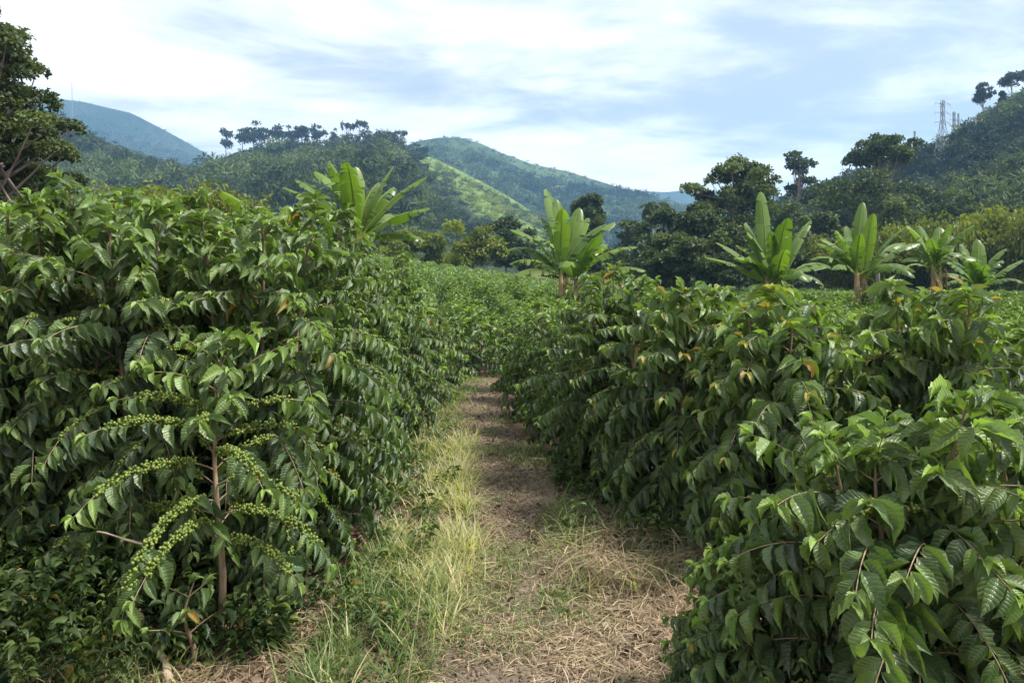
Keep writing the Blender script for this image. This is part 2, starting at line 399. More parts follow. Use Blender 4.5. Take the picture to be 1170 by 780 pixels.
far_l = Hill([(-500, 125), (-200, 112), (40, 110), (95, 117), (150, 129), (190, 149), (215, 163), (240, 178), (300, 215), (420, 280), (500, 330)], 850, 1500, 1900, 14, 1)
far_l.mesh('far_hill', M['h_far'])
far_m = Hill([(300, 300), (380, 215), (440, 180), (475, 162), (500, 158), (525, 158), (548, 164), (575, 176), (610, 188), (650, 196), (700, 211), (740, 222), (800, 240), (900, 275), (1000, 320)], 480, 1000, 1400, 10, 2)
far_m.mesh('distant_hill', M['h_mid'])
haz = Hill([(560, 330), (640, 240), (700, 217), (760, 219), (800, 216), (900, 225), (1100, 240), (1700, 225)], 1400, 1900, 2300, 14, 5)
haz.mesh('hazy_ridge', M['h_far'])
near_l = Hill([(-700, 100), (-200, 110), (40, 124), (75, 148), (130, 165), (180, 180), (225, 190), (245, 184), (270, 173), (300, 168), (370, 169), (440, 168), (466, 175), (482, 194), (500, 211), (520, 226), (540, 243), (555, 255), (575, 270), (600, 292), (700, 335)], 150, 480, 800, 6, 3)
near_l.mesh('forested_hill', M['h_near'], 300, 120)
spur = Hill([(400, 330), (450, 200), (476, 175), (500, 183), (530, 197), (560, 213), (590, 231), (620, 250), (660, 275), (720, 320)], 260, 620, 900, 5, 4)
spur.mesh('sunlit_tinted_hill', M['h_spur'], 200, 90)
right = Hill([(720, 345), (780, 300), (850, 262), (900, 232), (960, 212), (1010, 198), (1050, 178), (1090, 158), (1130, 134), (1170, 112), (1300, 60), (1700, 0)], 85, 260, 420, 4, 6)
right.mesh('right_hill', M['h_near'], 260, 120)

# ------------------------------------------------------------------ trees
def crown_cards(r, blobs, n, size, young=.3, flat=.5, jit=.6):
    """leaf-clump faces through the volume of many small blobs"""
    c = np.array([b[0] for b in blobs]); rad = np.array([b[1] for b in blobs]); w = rad[:, 0]*rad[:, 1]*rad[:, 2]; w = w**.67; w = w/w.sum()
    i = r.choice(len(blobs), n, p=w); d = nrm(r.normal(size=(n, 3))); d[:, 2] = np.where(d[:, 2] < -.3, -d[:, 2], d[:, 2]); d = nrm(d)
    p = c[i]+d*rad[i]*r.uniform(.55, 1.08, (n, 1))
    nn = nrm(d+r.normal(size=(n, 3))*jit+np.array([0, 0, flat])); dd = nrm(r.normal(size=(n, 3))*max(jit, .5)+d*.3+np.array([0, 0, -.3]))
    s = size*r.uniform(.6, 1.4, n); tone = r.random(len(blobs))[i]
    t = np.c_[np.clip(young*(.4*r.random(n)+.9*tone), 0, 1), .25+.5*tone+.25*r.random(n), np.where(r.random(n) < .01, .5, 0)]
    return p, dd, nn, s, t
def tree_meshes(seed, h, cr, cz0, nb=26, n=4200, size=.3, young=.3, shape='round', bark='trunk', leaf='tree', lean=0., blob=.34, trunk_r=None):
    """h height, cr crown radius, cz0 height where the crown starts"""
    r = np.random.default_rng(seed); wood = Bag(); fol = Bag(); ch = (h-cz0)/2; cc = np.array([lean, 0, cz0+ch]); tr = trunk_r or h*.018
    k = np.linspace(0, 1, 8); tp = np.c_[lean*k**1.5+.02*h*np.sin(k*4+seed)*.3, .015*h*np.sin(k*5+seed*2)*.4, k*(cz0+ch*1.1)]
    V, Q = tube(tp, tr*(1.15-.75*k), 8); V[:8, :2] *= 1.0; wood.raw(V, Q)
    blobs = []
    for j in range(nb):
        d = nrm(r.normal(size=3)); 
        if shape == 'umbrella': d[2] = abs(d[2])*.8; rr = r.uniform(.5, .95)
        elif shape == 'cone': rr = r.uniform(.3, .9)
        else: rr = r.uniform(.35, .9)
        p = cc+d*np.array([cr, cr, ch])*rr
        if shape == 'cone': f = 1.15-.8*(p[2]-cz0)/(2*ch); p[:2] = cc[:2]+(p[:2]-cc[:2])*f
        b = blob*r.uniform(.6, 1.25)*min(cr, ch*1.4); blobs.append((p, np.array([b, b, b*.72])))
        st = tp[r.integers(4, 8)]; mid = (st+p)/2+np.array([0, 0, -.05*h*r.random()]); kk = np.linspace(0, 1, 5)[:, None]
        cv = st*(1-kk)**2+2*mid*kk*(1-kk)+p*kk**2; V, Q = tube(cv, np.linspace(tr*.38, tr*.1, 5), 4); wood.raw(V, Q)
    p, dd, nn, s, t = crown_cards(r, blobs, n, size, young)
    fol.add(*LO[0], p, dd, nn, s, s*.38, t)
    return [('trunk', wood.mesh('tree_trunk', M[bark])), ('crown', fol.mesh('tree_crown', M[leaf]))]
def plant(name, parts, loc, label, cat, group=None, rz=0, sc=1):
    o = thing(name, loc, label, cat, group, rz, sc)
    for nm, me in parts: obj(nm, me, o)
    return o
def tree_at(px, ytop, Y, wpx, label, seed, ybase=None, group=None, name='broadleaf_tree', cat='tree', zb=None, start=.35, **k):
    """a tree whose top shows at (px, ytop) and whose crown is wpx wide at the distance Y"""
    x = (px-CX)/F*Y; zt = EYE+(HY-ytop)/F*Y; z0 = float(gz(x, Y)) if zb is None else zb; h = zt-z0; cr = wpx/2/F*Y
    return plant(name, tree_meshes(seed, h, cr, h*start, **k), (x, Y, z0), label, cat, group, 0)

# --- trees behind the field
D = dict
tree_at(838, 166, 75, 118, 'big spreading tree with open branching crown left of the banana group', 11, start=.22, nb=70, n=14000, size=.34, blob=.19, young=.6)
tree_at(800, 225, 66, 70, 'dark bushy tree under the left side of the big spreading tree', 12, start=.1, nb=32, n=6000, size=.34, young=.3, blob=.27)
tree_at(765, 222, 84, 50, 'dark round tree between the middle banana plant and the big tree', 13, start=.15, n=3200, size=.45, young=.25)
tree_at(722, 240, 95, 60, 'grey green tree right behind the middle banana plant', 14, start=.1, n=3500, size=.5, young=.3)
tree_at(673, 213, 90, 44, 'round dark treetop rising above the middle banana plant', 15, start=.3, n=3000, size=.45, young=.25)
tree_at(912, 172, 130, 36, 'slim tall tree standing alone above the woods left of the umbrella tree', 16, start=.6, nb=12, n=1200, size=.6, young=.2, blob=.4)
tree_at(1006, 143, 100, 86, 'flat-topped umbrella tree highest on the skyline above the bananas', 17, start=.55, nb=30, n=5200, size=.42, shape='umbrella', young=.3, blob=.22)
tree_at(985, 182, 92, 130, 'broad dark tree below the umbrella tree', 18, start=.12, nb=50, n=11000, size=.42, young=.35, blob=.24)
tree_at(1050, 205, 96, 90, 'dark rounded tree at the foot of the right hill', 20, start=.12, nb=36, n=7500, size=.42, young=.4, blob=.27)
tree_at(900, 218, 88, 80, 'dark tree behind the leftmost banana plant of the right group', 19, start=.1, nb=36, n=7500, size=.38, young=.4, blob=.27)
tree_at(880, 262, 62, 90, 'low dark tree directly behind the leftmost banana plant', 201, start=.05, nb=34, n=7500, size=.32, young=.3, blob=.27)
tree_at(945, 196, 120, 60, 'tree with flat light crown between slim tall tree and umbrella tree', 202, start=.5, nb=14, n=2500, size=.6, shape='umbrella', young=.3)
for i, (px, yt, Y, w, lab, yg) in enumerate([
    (452, 262, 88, 50, 'pale bush at the field edge behind the left banana plant', .6), (492, 256, 92, 56, 'light green bush second from left along the far field edge', .7),
    (540, 248, 80, 74, 'widest light green tree at the end of the field', .6), (578, 246, 96, 44, 'dark tree between the light green tree and the bare soil', .15),
    (606, 254, 100, 44, 'dark round tree above the reddish bare soil', .15), (640, 285, 84, 50, 'low bush behind the foot of the middle banana plant', .5),
    (700, 275, 78, 70, 'low shrub tree right of the middle banana plant', .4), (752, 272, 70, 70, 'mid green low tree left of the big spreading tree', .3)]):
    tree_at(px, yt, Y, w, lab, 30+i, start=.02, nb=22, n=3400, size=.42, young=yg, group='low trees along the far field edge', leaf='tree' if yg < .5 else 'bamboo')
for i, (px, yt, Y, w, lab) in enumerate([(822, 250, 58, 90, 'dark low tree behind the coffee left of the leftmost right banana'), (768, 264, 60, 70, 'dark low tree under the round tree left of the big spreading tree'),
    (935, 236, 70, 84, 'dark tree filling the gap between the first two right bananas'), (1030, 222, 80, 90, 'dark tree above the olive bamboo right of the umbrella tree'),
    (1108, 212, 85, 84, 'dark tree above the olive bamboo over the two right bananas'), (1160, 200, 88, 90, 'dark tree above the olive bamboo at the right edge')]):
    tree_at(px, yt, Y, w, lab, 210+i, start=.06, nb=34, n=7000, size=.34, young=.5, blob=.25, group='dark trees behind the right banana plants')
tree_at(-25, -22, 20, 215, 'large leafy tree leaning in at the left edge behind the coffee', 41, start=.03, nb=130, n=36000, size=.125, young=.5, blob=.175)
tree_at(22, 92, 25, 130, 'lower bushy tree beside the large leafy tree at the left edge', 42, start=.02, nb=50, n=16000, size=.15, young=.6, blob=.2)
# palm far away
def palm_meshes(seed, h, cr):
    r = np.random.default_rng(seed); w = Bag(); f = Bag(); k = np.linspace(0, 1, 8)
    V, Q = tube(np.c_[.2*k**2, 0*k, k*h], .16*(1.1-.4*k), 6); w.raw(V, Q); top = np.array([.2, 0, h])
    for j in range(22):
        a = j*2.4; e = r.uniform(-.2, 1.2); L = cr*r.uniform(.8, 1.1); s = np.linspace(0, 1, 12); el = e-1.7*s
        pp = top+np.cumsum(np.c_[np.cos(el)*cos(a), np.cos(el)*sin(a), np.sin(el)]*L/12, axis=0); side = np.array([-sin(a), cos(a), 0.])
        for sg in (-1, 1):
            m = len(pp); f.add(*LO[0], pp, sg*side+np.c_[np.cos(el)*cos(a), np.cos(el)*sin(a), np.sin(el)]*.5+np.array([0, 0, -.5]), np.tile([0, 0, 1.], (m, 1)), np.full(m, cr*.35), np.full(m, .1), np.tile([.3, .5, 0], (m, 1)))
    return [('trunk', w.mesh('palm_trunk', M['palebark'])), ('crown', f.mesh('palm_crown', M['tree']))]
pp = P(746, 300, 120); plant('palm_tree', palm_meshes(4, float(EYE+(HY-238)/F*120-gz(pp[0], 120)), 2.6), (pp[0], 120, float(gz(pp[0], 120))), 'small feathery palm among the dark trees left of the big tree', 'palm tree')

# --- bamboo thicket, right
def bamboo_meshes(seed, h, cr):
    r = np.random.default_rng(seed); w = Bag(); f = Bag(); P_, D_, N_, S_, T_ = [], [], [], [], []
    for j in range(46):
        a = r.uniform(0, 2*pi); b = cr*.35*math.sqrt(r.random()); out = cr*r.uniform(.3, 1.0); hh = h*r.uniform(.6, 1.05); k = np.linspace(0, 1, 9)
        pts = np.c_[cos(a)*(b+out*k**2.4), sin(a)*(b+out*k**2.4), hh*(k-.30*k**4)*1.3]; V, Q = tube(pts, .035*(1.1-k), 3); w.raw(V, Q)
        n = 110; t = r.uniform(.18, 1, n); c = np.c_[np.interp(t, k, pts[:, 0]), np.interp(t, k, pts[:, 1]), np.interp(t, k, pts[:, 2])]+r.normal(size=(n, 3))*(.34*(.5+.6*t))[:, None]*np.array([1, 1, .7])
        P_.append(c); D_.append(nrm(r.normal(size=(n, 3))*.5+np.array([cos(a)*.4, sin(a)*.4, -.7]))); N_.append(nrm(r.normal(size=(n, 3))+np.array([0, 0, .8]))); S_.append(r.uniform(.25, .5, n))
        tone = r.random(); T_.append(np.c_[np.clip(.15+.5*tone+.35*t*r.random(n), 0, 1), r.random(n)*.6+.2, np.zeros(n)])
    f.add(*LO[1], *[np.concatenate(x) for x in (P_, D_, N_, S_)], np.concatenate(S_)*.22, np.concatenate(T_))
    return [('culms', w.mesh('bamboo_culms', M['twig'])), ('foliage', f.mesh('bamboo_foliage', M['bamboo']))]
BAM = [bamboo_meshes(60+i, 5.2, 2.7) for i in range(3)]
for i, (px, yt, Y, lab) in enumerate([
    (1165, 226, 56, 'tallest olive bamboo clump at the right edge behind the bananas'), (1125, 238, 60, 'olive bamboo clump between the rightmost banana and the right edge'),
    (1085, 240, 58, 'olive bamboo clump behind the two right banana plants'), (1045, 252, 62, 'olive bamboo clump left of the paired-stem banana'),
    (1005, 250, 60, 'olive bamboo clump behind the third banana plant from the right'), (962, 262, 64, 'olive bamboo clump between the two left banana plants of the right group'),
    (1215, 225, 58, 'olive bamboo clump half cut by the right edge')]):
    x = (px-CX)/F*Y; h = EYE+(HY-yt)/F*Y-float(gz(x, Y)); plant('bamboo_clump', BAM[i % 3], (x, Y, float(gz(x, Y))), lab, 'bamboo clump', 'bamboo clumps behind the banana plants', i*1.1, (1.1, 1, h/5.6))
for i, (px, yt, Y, lab) in enumerate([(205, 186, 34, 'yellow green bush peeping over the left coffee row, nearest the tall one'), (262, 205, 36, 'yellow green bush over the left coffee row nearest the banana leaves'),
    (150, 192, 40, 'brownish green bush over the left coffee row nearest the big leafy tree'), (232, 203, 38, 'small yellow green bush between two others over the left coffee row')]):
    x = (px-CX)/F*Y; z0 = float(gz(x, Y)); h = EYE+(HY-yt)/F*Y-z0; plant('thicket_bush', BAM[(i+1) % 3], (x, Y, z0), lab, 'bush', 'bushes behind the left coffee row', i*2., (.75, .75, h/6.3))

# --- skyline trees of the left ridge
SKY = [(258, 152, 14, 'round'), (277, 147, 18, 'round'), (290, 146, 16, 'round'), (302, 150, 14, 'round'), (316, 144, 18, 'round'), (333, 150, 16, 'round'), (345, 147, 16, 'cone'), (363, 143, 20, 'round'),
       (381, 153, 9, 'round'), (396, 146, 15, 'umbrella'), (411, 144, 16, 'umbrella'), (432, 153, 9, 'cone'), (449, 157, 9, 'umbrella'), (458, 155, 16, 'umbrella'), (478, 170, 18, 'round'), (350, 155, 10, 'cone')]
ST = {'round': [tree_meshes(70+i, 12, 3.9, 2.6, nb=16, n=700, size=.9, young=.2, leaf='hill', blob=.42) for i in range(3)],
      'cone': [tree_meshes(75, 12, 2.8, 4, nb=10, n=420, size=.9, young=.2, leaf='hill', shape='cone')],
      'umbrella': [tree_meshes(77+i, 12, 4.6, 6.5, nb=10, n=420, size=.9, young=.2, leaf='hill', shape='umbrella', blob=.36) for i in range(2)]}
words = ['first', 'second', 'third', 'fourth', 'fifth', 'sixth', 'seventh', 'eighth', 'ninth', 'tenth', 'eleventh', 'twelfth', 'thirteenth', 'fourteenth', 'fifteenth', 'sixteenth']
fw = {'round': 'rounded dark', 'cone': 'narrow dark', 'umbrella': 'flat-topped dark'}
order = sorted(range(len(SKY)), key=lambda i: SKY[i][0])
for n_, i in enumerate(order):
    px, yt, w, sh = SKY[i]; yt -= 6; w *= [1.2, .95, 1.35, 1.0][i % 4]; Y = near_l.yc-4; x = (px-CX)/F*Y; z0 = float(near_l.z(np.array(x), np.array(float(Y))))-1; zt = EYE+(HY-yt)/F*Y; h = max(4, zt-z0)
    cr0 = {'round': 3.9, 'cone': 2.8, 'umbrella': 4.6}[sh]; s = w/2/F*Y/cr0
    plant('ridge_tree', ST[sh][i % len(ST[sh])], (x, Y, z0), f'{fw[sh]} tree on the crest of the left ridge, {words[n_]} from left', 'tree', 'trees along the crest of the left ridge', i*1.3, (s, s, h/12))
# --- trees and pylons on the right hill
for px, yt, w, sh, lab in [(1123, 94, 21, 'round', 'tall lone tree on the right hill just right of the pylons'), (1156, 80, 24, 'umbrella', 'tall flat-topped tree on the right hill near the right edge'), (1145, 103, 10, 'cone', 'narrow tree on the right hill between its two tall trees'), (1176, 76, 26, 'umbrella', 'flat-topped tree on the right hill cut by the right edge')]:
    Y = 235.; x = (px-CX)/F*Y; z0 = float(right.z(np.array(x), np.array(Y)))-1; h = EYE+(HY-yt)/F*Y-z0; cr = w/2/F*Y
    plant('hill_tree', tree_meshes(int(px), h, cr, h*(.55 if px == 1123 else .4), nb=24, n=2200, size=.55, young=.2, leaf='hill', shape=sh, bark='palebark', blob=.36), (x, Y, z0), lab, 'tree', 'tall trees on the right hill')
def bar(bag, a, b, t):
    V, Q = tube(np.array([a, (np.array(a)+b)/2, b], float), t, 4); bag.raw(V, Q)
def pylon(px, yt, Y, wpx, label, ybase, arms=3):
    x = (px-CX)/F*Y; zt = EYE+(HY-yt)/F*Y; z0 = EYE+(HY-ybase)/F*Y; h = zt-z0; w = wpx/F*Y/2; t = .0005*Y
    o = thing('transmission_tower', (x, Y, z0), label, 'transmission tower', 'transmission towers on the right hill', .4)
    b = Bag(); lv = np.linspace(0, 1, 9); wd = lambda q: w*(1-.82*min(q/.72, 1))
    for i in range(8):
        a0, a1 = wd(lv[i]), wd(lv[i+1]); z_0, z_1 = lv[i]*h, lv[i+1]*h; c0 = [(-a0, -a0), (a0, -a0), (a0, a0), (-a0, a0)]; c1 = [(-a1, -a1), (a1, -a1), (a1, a1), (-a1, a1)]
        for j in range(4):
            k = (j+1) % 4; bar(b, (*c0[j], z_0), np.array((*c1[j], z_1)), t); bar(b, (*c0[j], z_0), np.array((*c1[k], z_1)), t*.55); bar(b, (*c0[k], z_0), np.array((*c1[j], z_1)), t*.55); bar(b, (*c1[j], z_1), np.array((*c1[k], z_1)), t*.5)
    obj('lattice_mast', b.mesh('lattice_mast', M['steel'], False), o)
    for q in (.7, .83, .96)[:arms]:
        b = Bag(); s = w*1.5
        for sg in (-1, 1): bar(b, (0, 0, q*h+.6), np.array((sg*s, 0, q*h)), t*.7); bar(b, (0, 0, q*h-.2), np.array((sg*s, 0, q*h)), t*.7); bar(b, (sg*s, 0, q*h), np.array((sg*s, 0, q*h-.9)), t*.5)
        obj('cross_arm', b.mesh('cross_arm', M['steel'], False), o)
pylon(1077, 115, 200, 17, 'largest lattice pylon on the slope of the right hill', 198)
pylon(1090, 128, 300, 10, 'slim lattice pylon just right of the largest one', 178, 2)
pylon(1045, 150, 330, 6, 'small distant lattice pylon left of the largest one', 195, 1)
pylon(1095, 130, 330, 5, 'farthest thin lattice pylon right of the slim one', 176, 2)
def pole(name, px, yt, yb, Y, r, m, label, cat, arm=False, group=None):
    a = P(px, yb, Y); h = (yb-yt)/F*Y; o = thing(name, a, label, cat, group); b = Bag()
    V, Q = tube(np.array([(0, 0, -.5), (0.01*h, 0, h*.5), (0, 0, h)]), [r, r*.85, r*.7], 8); b.raw(V, Q); obj('shaft', b.mesh('shaft', m), o)
    if arm:
        b = Bag(); bar(b, (-h*.09, 0, h*.93), np.array((h*.09, 0, h*.93)), r*.5); obj('cross_arm', b.mesh('cross_arm', m), o)
pole('utility_pole', 1115, 136, 172, 200, .16, M['palebark'], 'left one of two pale poles below the lone tree', 'utility pole', True, 'utility poles on the right hill')
pole('utility_pole', 1122, 136, 176, 198, .17, M['palebark'], 'right one of two pale poles below the lone tree', 'utility pole', True, 'utility poles on the right hill')
pole('radio_mast', 82, 94, 150, 430, .2, M['steel'], 'thin radio mast on the skyline beside the big leafy tree', 'mast')
pole('fence_post', 1003, 307, 345, 27, .09, M['wood'], 'grey wooden post standing between the banana plants', 'post')

# --- woodland covering the hills (nobody could count it)
def woods(name, hill, pxr, tr, n, hgt, seed, leaf='hill', young=.25, cards=70, size=1.2, keep=None, label=''):
    r = np.random.default_rng(seed); T = []
    for q in range(5):
        bl = [(np.array([r.normal()*.3, r.normal()*.3, .55+.3*r.random()]), np.array([.24, .24, .2])*r.uniform(.8, 1.3)) for _ in range(6)]
        T.append(crown_cards(r, bl, cards, size/hgt, 1, flat=.1, jit=.22))
    b = Bag(); px = r.uniform(*pxr, n); t = r.uniform(*tr, n)**.7; Y = hill.y0+(hill.yc-hill.y0)*t; X = (px-CX)/F*Y
    if keep is not None:
        k = keep(px, Y, X, r); X, Y, px = X[k], Y[k], px[k]
    Z = hill.z(X, Y); hs = hgt*r.uniform(.45, 1.25, len(X))*np.interp((Y-hill.y0)/(hill.yc-hill.y0), [0, .75, .9], [1, 1, .3])*(np.interp(px, [440, 490], [1, .5]) if hill is near_l else 1); tone = np.clip(.5+.5*fbm(X/(hgt*6), Y/(hgt*6), 9)+r.normal(size=len(X))*.3, 0, 1)
    A = [[], [], [], [], []]
    for i in range(len(X)):
        p, d, nn, s, tt = T[i % 5]; a = r.uniform(0, 6.3); c, s_ = cos(a), sin(a); Rm = np.array([[c, -s_, 0], [s_, c, 0], [0, 0, 1]])
        A[0].append(p@Rm.T*hs[i]*np.array([.9, .9, 1])+np.array([X[i], Y[i], Z[i]-.15*hs[i]])); A[1].append(d@Rm.T); A[2].append(nn@Rm.T); A[3].append(s*hs[i])
        t2 = tt.copy(); t2[:, 0] = np.clip(young*(tone[i]*1.5+.12*tt[:, 0]), 0, 1); t2[:, 1] = np.clip(.05+.85*tone[i]+.1*tt[:, 1], 0, 1); A[4].append(t2)
    A = [np.concatenate(x) for x in A]; b.add(*leaf_template(1, 2, .3, 0, 1, 'card'), A[0], A[1], A[2], A[3], A[3]*.45, A[4])
    obj(name, b.mesh(name, M[leaf]), kind='stuff', label=label, category='woodland')
woods('hillside_woodland', near_l, (-60, 640), (.03, .96), 1500, 13, 1, cards=240, size=1.5, young=.55, label='dark woodland covering the left ridge')
woods('hillside_shrubs', right, (740, 1230), (.02, .99), 2300, 6.0, 2, cards=170, size=.8, young=.6, keep=lambda px, Y, X, r: ~((abs(px-1077) < 11) & (Y > 120) & (Y < 215)), label='dense dark shrubs covering the right hill')
woods('ridge_undergrowth', near_l, (-60, 640), (.03, .99), 1500, 5, 11, cards=50, size=.9, young=.35, label='dark scrub between the trees of the left ridge')
woods('mountain_woodland', far_l, (40, 300), (.5, 1.0), 1100, 12, 12, cards=22, size=4, young=.3, label='woods on the far blue mountain')
woods('spur_bushes', spur, (470, 660), (.05, .97), 800, 5, 3, cards=90, size=1.1, young=.8, label='scattered bushes on the bright sunlit-tinted spur', leaf='bamboo')
woods('far_woodland', far_m, (440, 800), (.1, 1.0), 1300, 13, 4, cards=60, size=3, young=.5, label='scattered woods on the blue distant hill')

# ------------------------------------------------------------------ banana plants
def banana_leaf(r, L, W, a, e0, bend, young, dry=0., torn=.5):
    n = 36; s = np.linspace(0, 1, n+1); el = e0-bend*s**1.6; d = np.c_[np.cos(el)*cos(a), np.cos(el)*sin(a), np.sin(el)]; p = np.vstack([[0, 0, 0], np.cumsum(d[:-1]*L/n, axis=0)])
    side = np.array([-sin(a), cos(a), 0]); up = np.cross(d, side)*-1; up *= np.sign(up[:, 2:3]+1e-6) if True else 1
    pet = .16; w = np.where(s < pet, .02, W*np.clip(np.sin(pi*np.clip((s-pet)/(1-pet), 0, 1)**.9)**.42, .02, 1)); b = Bag(); tw = r.uniform(-.5, .5)
    for sg in (-1, 1):
        i0 = int(pet*n)
        j = i0; 
        while j < n:
            k = j+int(r.integers(1, 5)) if r.random() < torn else min(n, j+9); k = min(k, n)
            hang = r.uniform(.15, .9)*(.5+.7*torn); rows = np.arange(j, k+1); V = []
            for i in rows:
                lift = .25
                for u in (0, .5, 1):
                    ww = w[i]*u; o = side*sg*cos(hang*u*.8+tw*.3*sg)*ww+up[i]*(lift*ww*(1-u)-ww*sin(hang*u*.8))+d[i]*ww*.22*(1-.6*(k-i)/(k-j+.01)*0)
                    if u > 0 and i in (j, k) and torn > .12: o = o-d[i]*ww*.09*u*(1 if i == k else -1)
                    V.append(p[i]+o)
            V = np.array(V); m = len(rows); Q = np.array([(x*3+y, x*3+y+1, x*3+y+4, x*3+y+3) for x in range(m-1) for y in range(2)])
            b.raw(V, Q, None, (np.clip(young+r.uniform(-.1, .1), 0, 1), r.uniform(.35, .75), dry)); j = k
    V, Q = tube(p, np.linspace(.035, .006, n+1), 5); b.raw(V, Q, None, (1, .8, .25))
    return b.mesh('banana_leaf', M['banana'])
def banana(loc, label, seed, stem_h, leaves, L=2., stems=1, group=None, stem_r=.13):
    r = np.random.default_rng(seed); o = thing('banana_plant', loc, label, 'banana plant', group)
    for s in range(stems):
        dx = (s-(stems-1)/2)*.36; b = Bag(); k = np.linspace(0, 1, 7); pts = np.c_[dx+.05*np.sin(k*3+s), .1*s+0*k, k*stem_h*(1-.08*s)]
        V, Q = tube(pts, stem_r*(1.15-.5*k), 10); b.raw(V, Q)
        for j in range(5):
            a = r.uniform(0, 6.3); z = stem_h*r.uniform(.5, .95); V, Q = tube(np.array([(dx+cos(a)*stem_r*.6, sin(a)*stem_r*.6, z), (dx+cos(a)*stem_r*1.9, sin(a)*stem_r*1.9, z-.08), (dx+cos(a)*stem_r*1.6, sin(a)*stem_r*1.6, z-.6)]), [.03, .025, .01], 4); b.raw(V, Q)
        obj('pseudostem', b.mesh('pseudostem', M['stem']), o)
    leaves = list(leaves)+[(r.uniform(0, 360), r.uniform(48, 84), r.uniform(20, 50), r.uniform(.8, 1.1), 1, r.uniform(.3, .7), r.uniform(.3, .6), 0) for _ in range(5)]+[(r.uniform(0, 360), r.uniform(-30, 5), 50, .7, .5, .3, .6, .8)]+[(r.uniform(0, 360), r.uniform(-80, -55), 12, .5, .35, .3, .8, .8) for _ in range(2)]
    for (az, e0, bend, l, w, y, torn, dry) in leaves:
        e0 = e0 if e0 < 0 else e0+(78-e0)*.22; bend = bend*1.2+6; y = y*.75; torn = min(.92, torn*1.5+.25)
        s = int(r.integers(0, stems)); lf = obj('leaf', banana_leaf(r, L*l*1.12, L*.155*w, radians(az), radians(e0), radians(bend), y, dry, torn), o)
        lf.location = ((s-(stems-1)/2)*.36+.05*sin(3+s), .1*s, stem_h*(1-.08*s)-.12)
    return o
# leaf list: azimuth (0 = right, 90 = away, 180 = left, 270 = to camera), start elevation, bend, length, width, youth, tears, dryness
GB = 'banana plants standing in the coffee field'
p = P(408, 300, 17); banana((p[0], 17, float(gz(p[0], 17))), 'banana plant behind the left coffee row with leaves fanned against the ridge', 1, 2.85,
    [(185, 42, 25, 1.05, 1, .25, .3, 0), (175, 58, 35, 1.05, 1, .3, .3, 0), (205, 30, 35, .95, 1, .2, .4, 0), (110, 92, 12, .9, .8, 1, .05, 0), (20, 72, 14, 1.0, .8, .7, .1, 0), (10, 50, 22, 1.12, .85, .6, .2, 0), (-10, 25, 25, .95, .9, .55, .3, 0), (270, 40, 70, .8, 1, .4, .4, 0), (60, 40, 50, .9, 1, .4, .4, 0), (150, 20, 60, .8, 1, .3, .4, 0), (165, 50, 30, .9, 1, .3, .3, 0), (0, 5, 40, .8, .8, .4, .5, 0)], 1.85, group=GB)
p = P(325, 300, 13); banana((p[0], 13, float(gz(p[0], 13))), 'low banana plant whose leaf tips just clear the left coffee row', 5, 2.25,
    [(100, 85, 10, .7, .9, .7, .05, 0), (10, 45, 50, 1, 1, .3, .3, 0), (170, 60, 50, .9, 1, .5, .3, 0), (200, 35, 60, .9, 1, .3, .3, 0), (50, 65, 40, .9, .9, .5, .2, 0), (280, 60, 60, .9, .9, .4, .2, 0)], 1.5, group=GB)
p = P(650, 322, 30); banana((p[0], 30, float(gz(p[0], 30))), 'large bushy banana plant in the middle with one dry hanging leaf', 2, 2.0,
    [(140, 84, 15, 1.35, 1.1, .4, .1, 0), (100, 88, 10, 1.1, 1, .6, .1, 0), (60, 80, 15, 1.1, 1, .7, .1, 0), (40, 66, 20, 1.0, 1, .8, .1, 0), (20, 50, 25, 1.15, 1, .8, .2, 0), (5, 34, 35, 1.1, 1, .6, .6, 0), (-15, 18, 40, 1.0, 1, .4, .7, .1), (340, 5, 70, .9, .8, .4, .7, .75),
     (170, 62, 45, 1.0, 1, .3, .3, 0), (185, 35, 60, .9, 1, .4, .4, 0), (200, 10, 60, .8, 1, .4, .5, .1), (250, 50, 80, .8, 1, .5, .3, 0), (300, 62, 60, .9, 1, .5, .4, 0), (270, 82, 30, 1, .9, .7, .2, 0), (155, 50, 70, 1, 1, .4, .6, 0), (30, 20, 80, 1, 1, .4, .6, .1), (10, 66, 40, 1, 1, .5, .3, 0), (120, 70, 40, 1, 1, .3, .4, 0)], 2.75, 3, GB)
RB = 'banana plants standing in the coffee field'
p = P(883, 325, 23); banana((p[0], 23, 0), 'leftmost banana plant of the right group with wide low spreading leaves', 3, 1.85,
    [(183, 24, 22, 1.25, .85, .35, .3, 0), (176, 42, 20, 1.2, .9, .35, .3, 0), (120, 75, 15, 1.1, .9, .3, .2, 0), (95, 88, 6, 1.5, 1, .5, .1, 0), (270, 84, 30, 1.2, 1.2, .5, .1, 0), (45, 66, 25, 1.1, 1.1, .4, .2, 0), (30, 60, 18, 1.4, .8, .5, .3, 0), (15, 40, 60, 1.15, 1.2, .3, .4, 0), (0, 15, 20, 1.0, .9, .7, .1, 0), (330, 20, 70, .9, 1, .3, .4, 0), (220, 5, 40, .75, 1, .6, .2, 0), (200, 55, 60, 1, 1, .35, .3, 0), (75, 50, 50, 1.1, 1, .3, .4, 0), (290, 30, 80, 1, 1, .3, .4, 0)], 1.85, 2, RB)
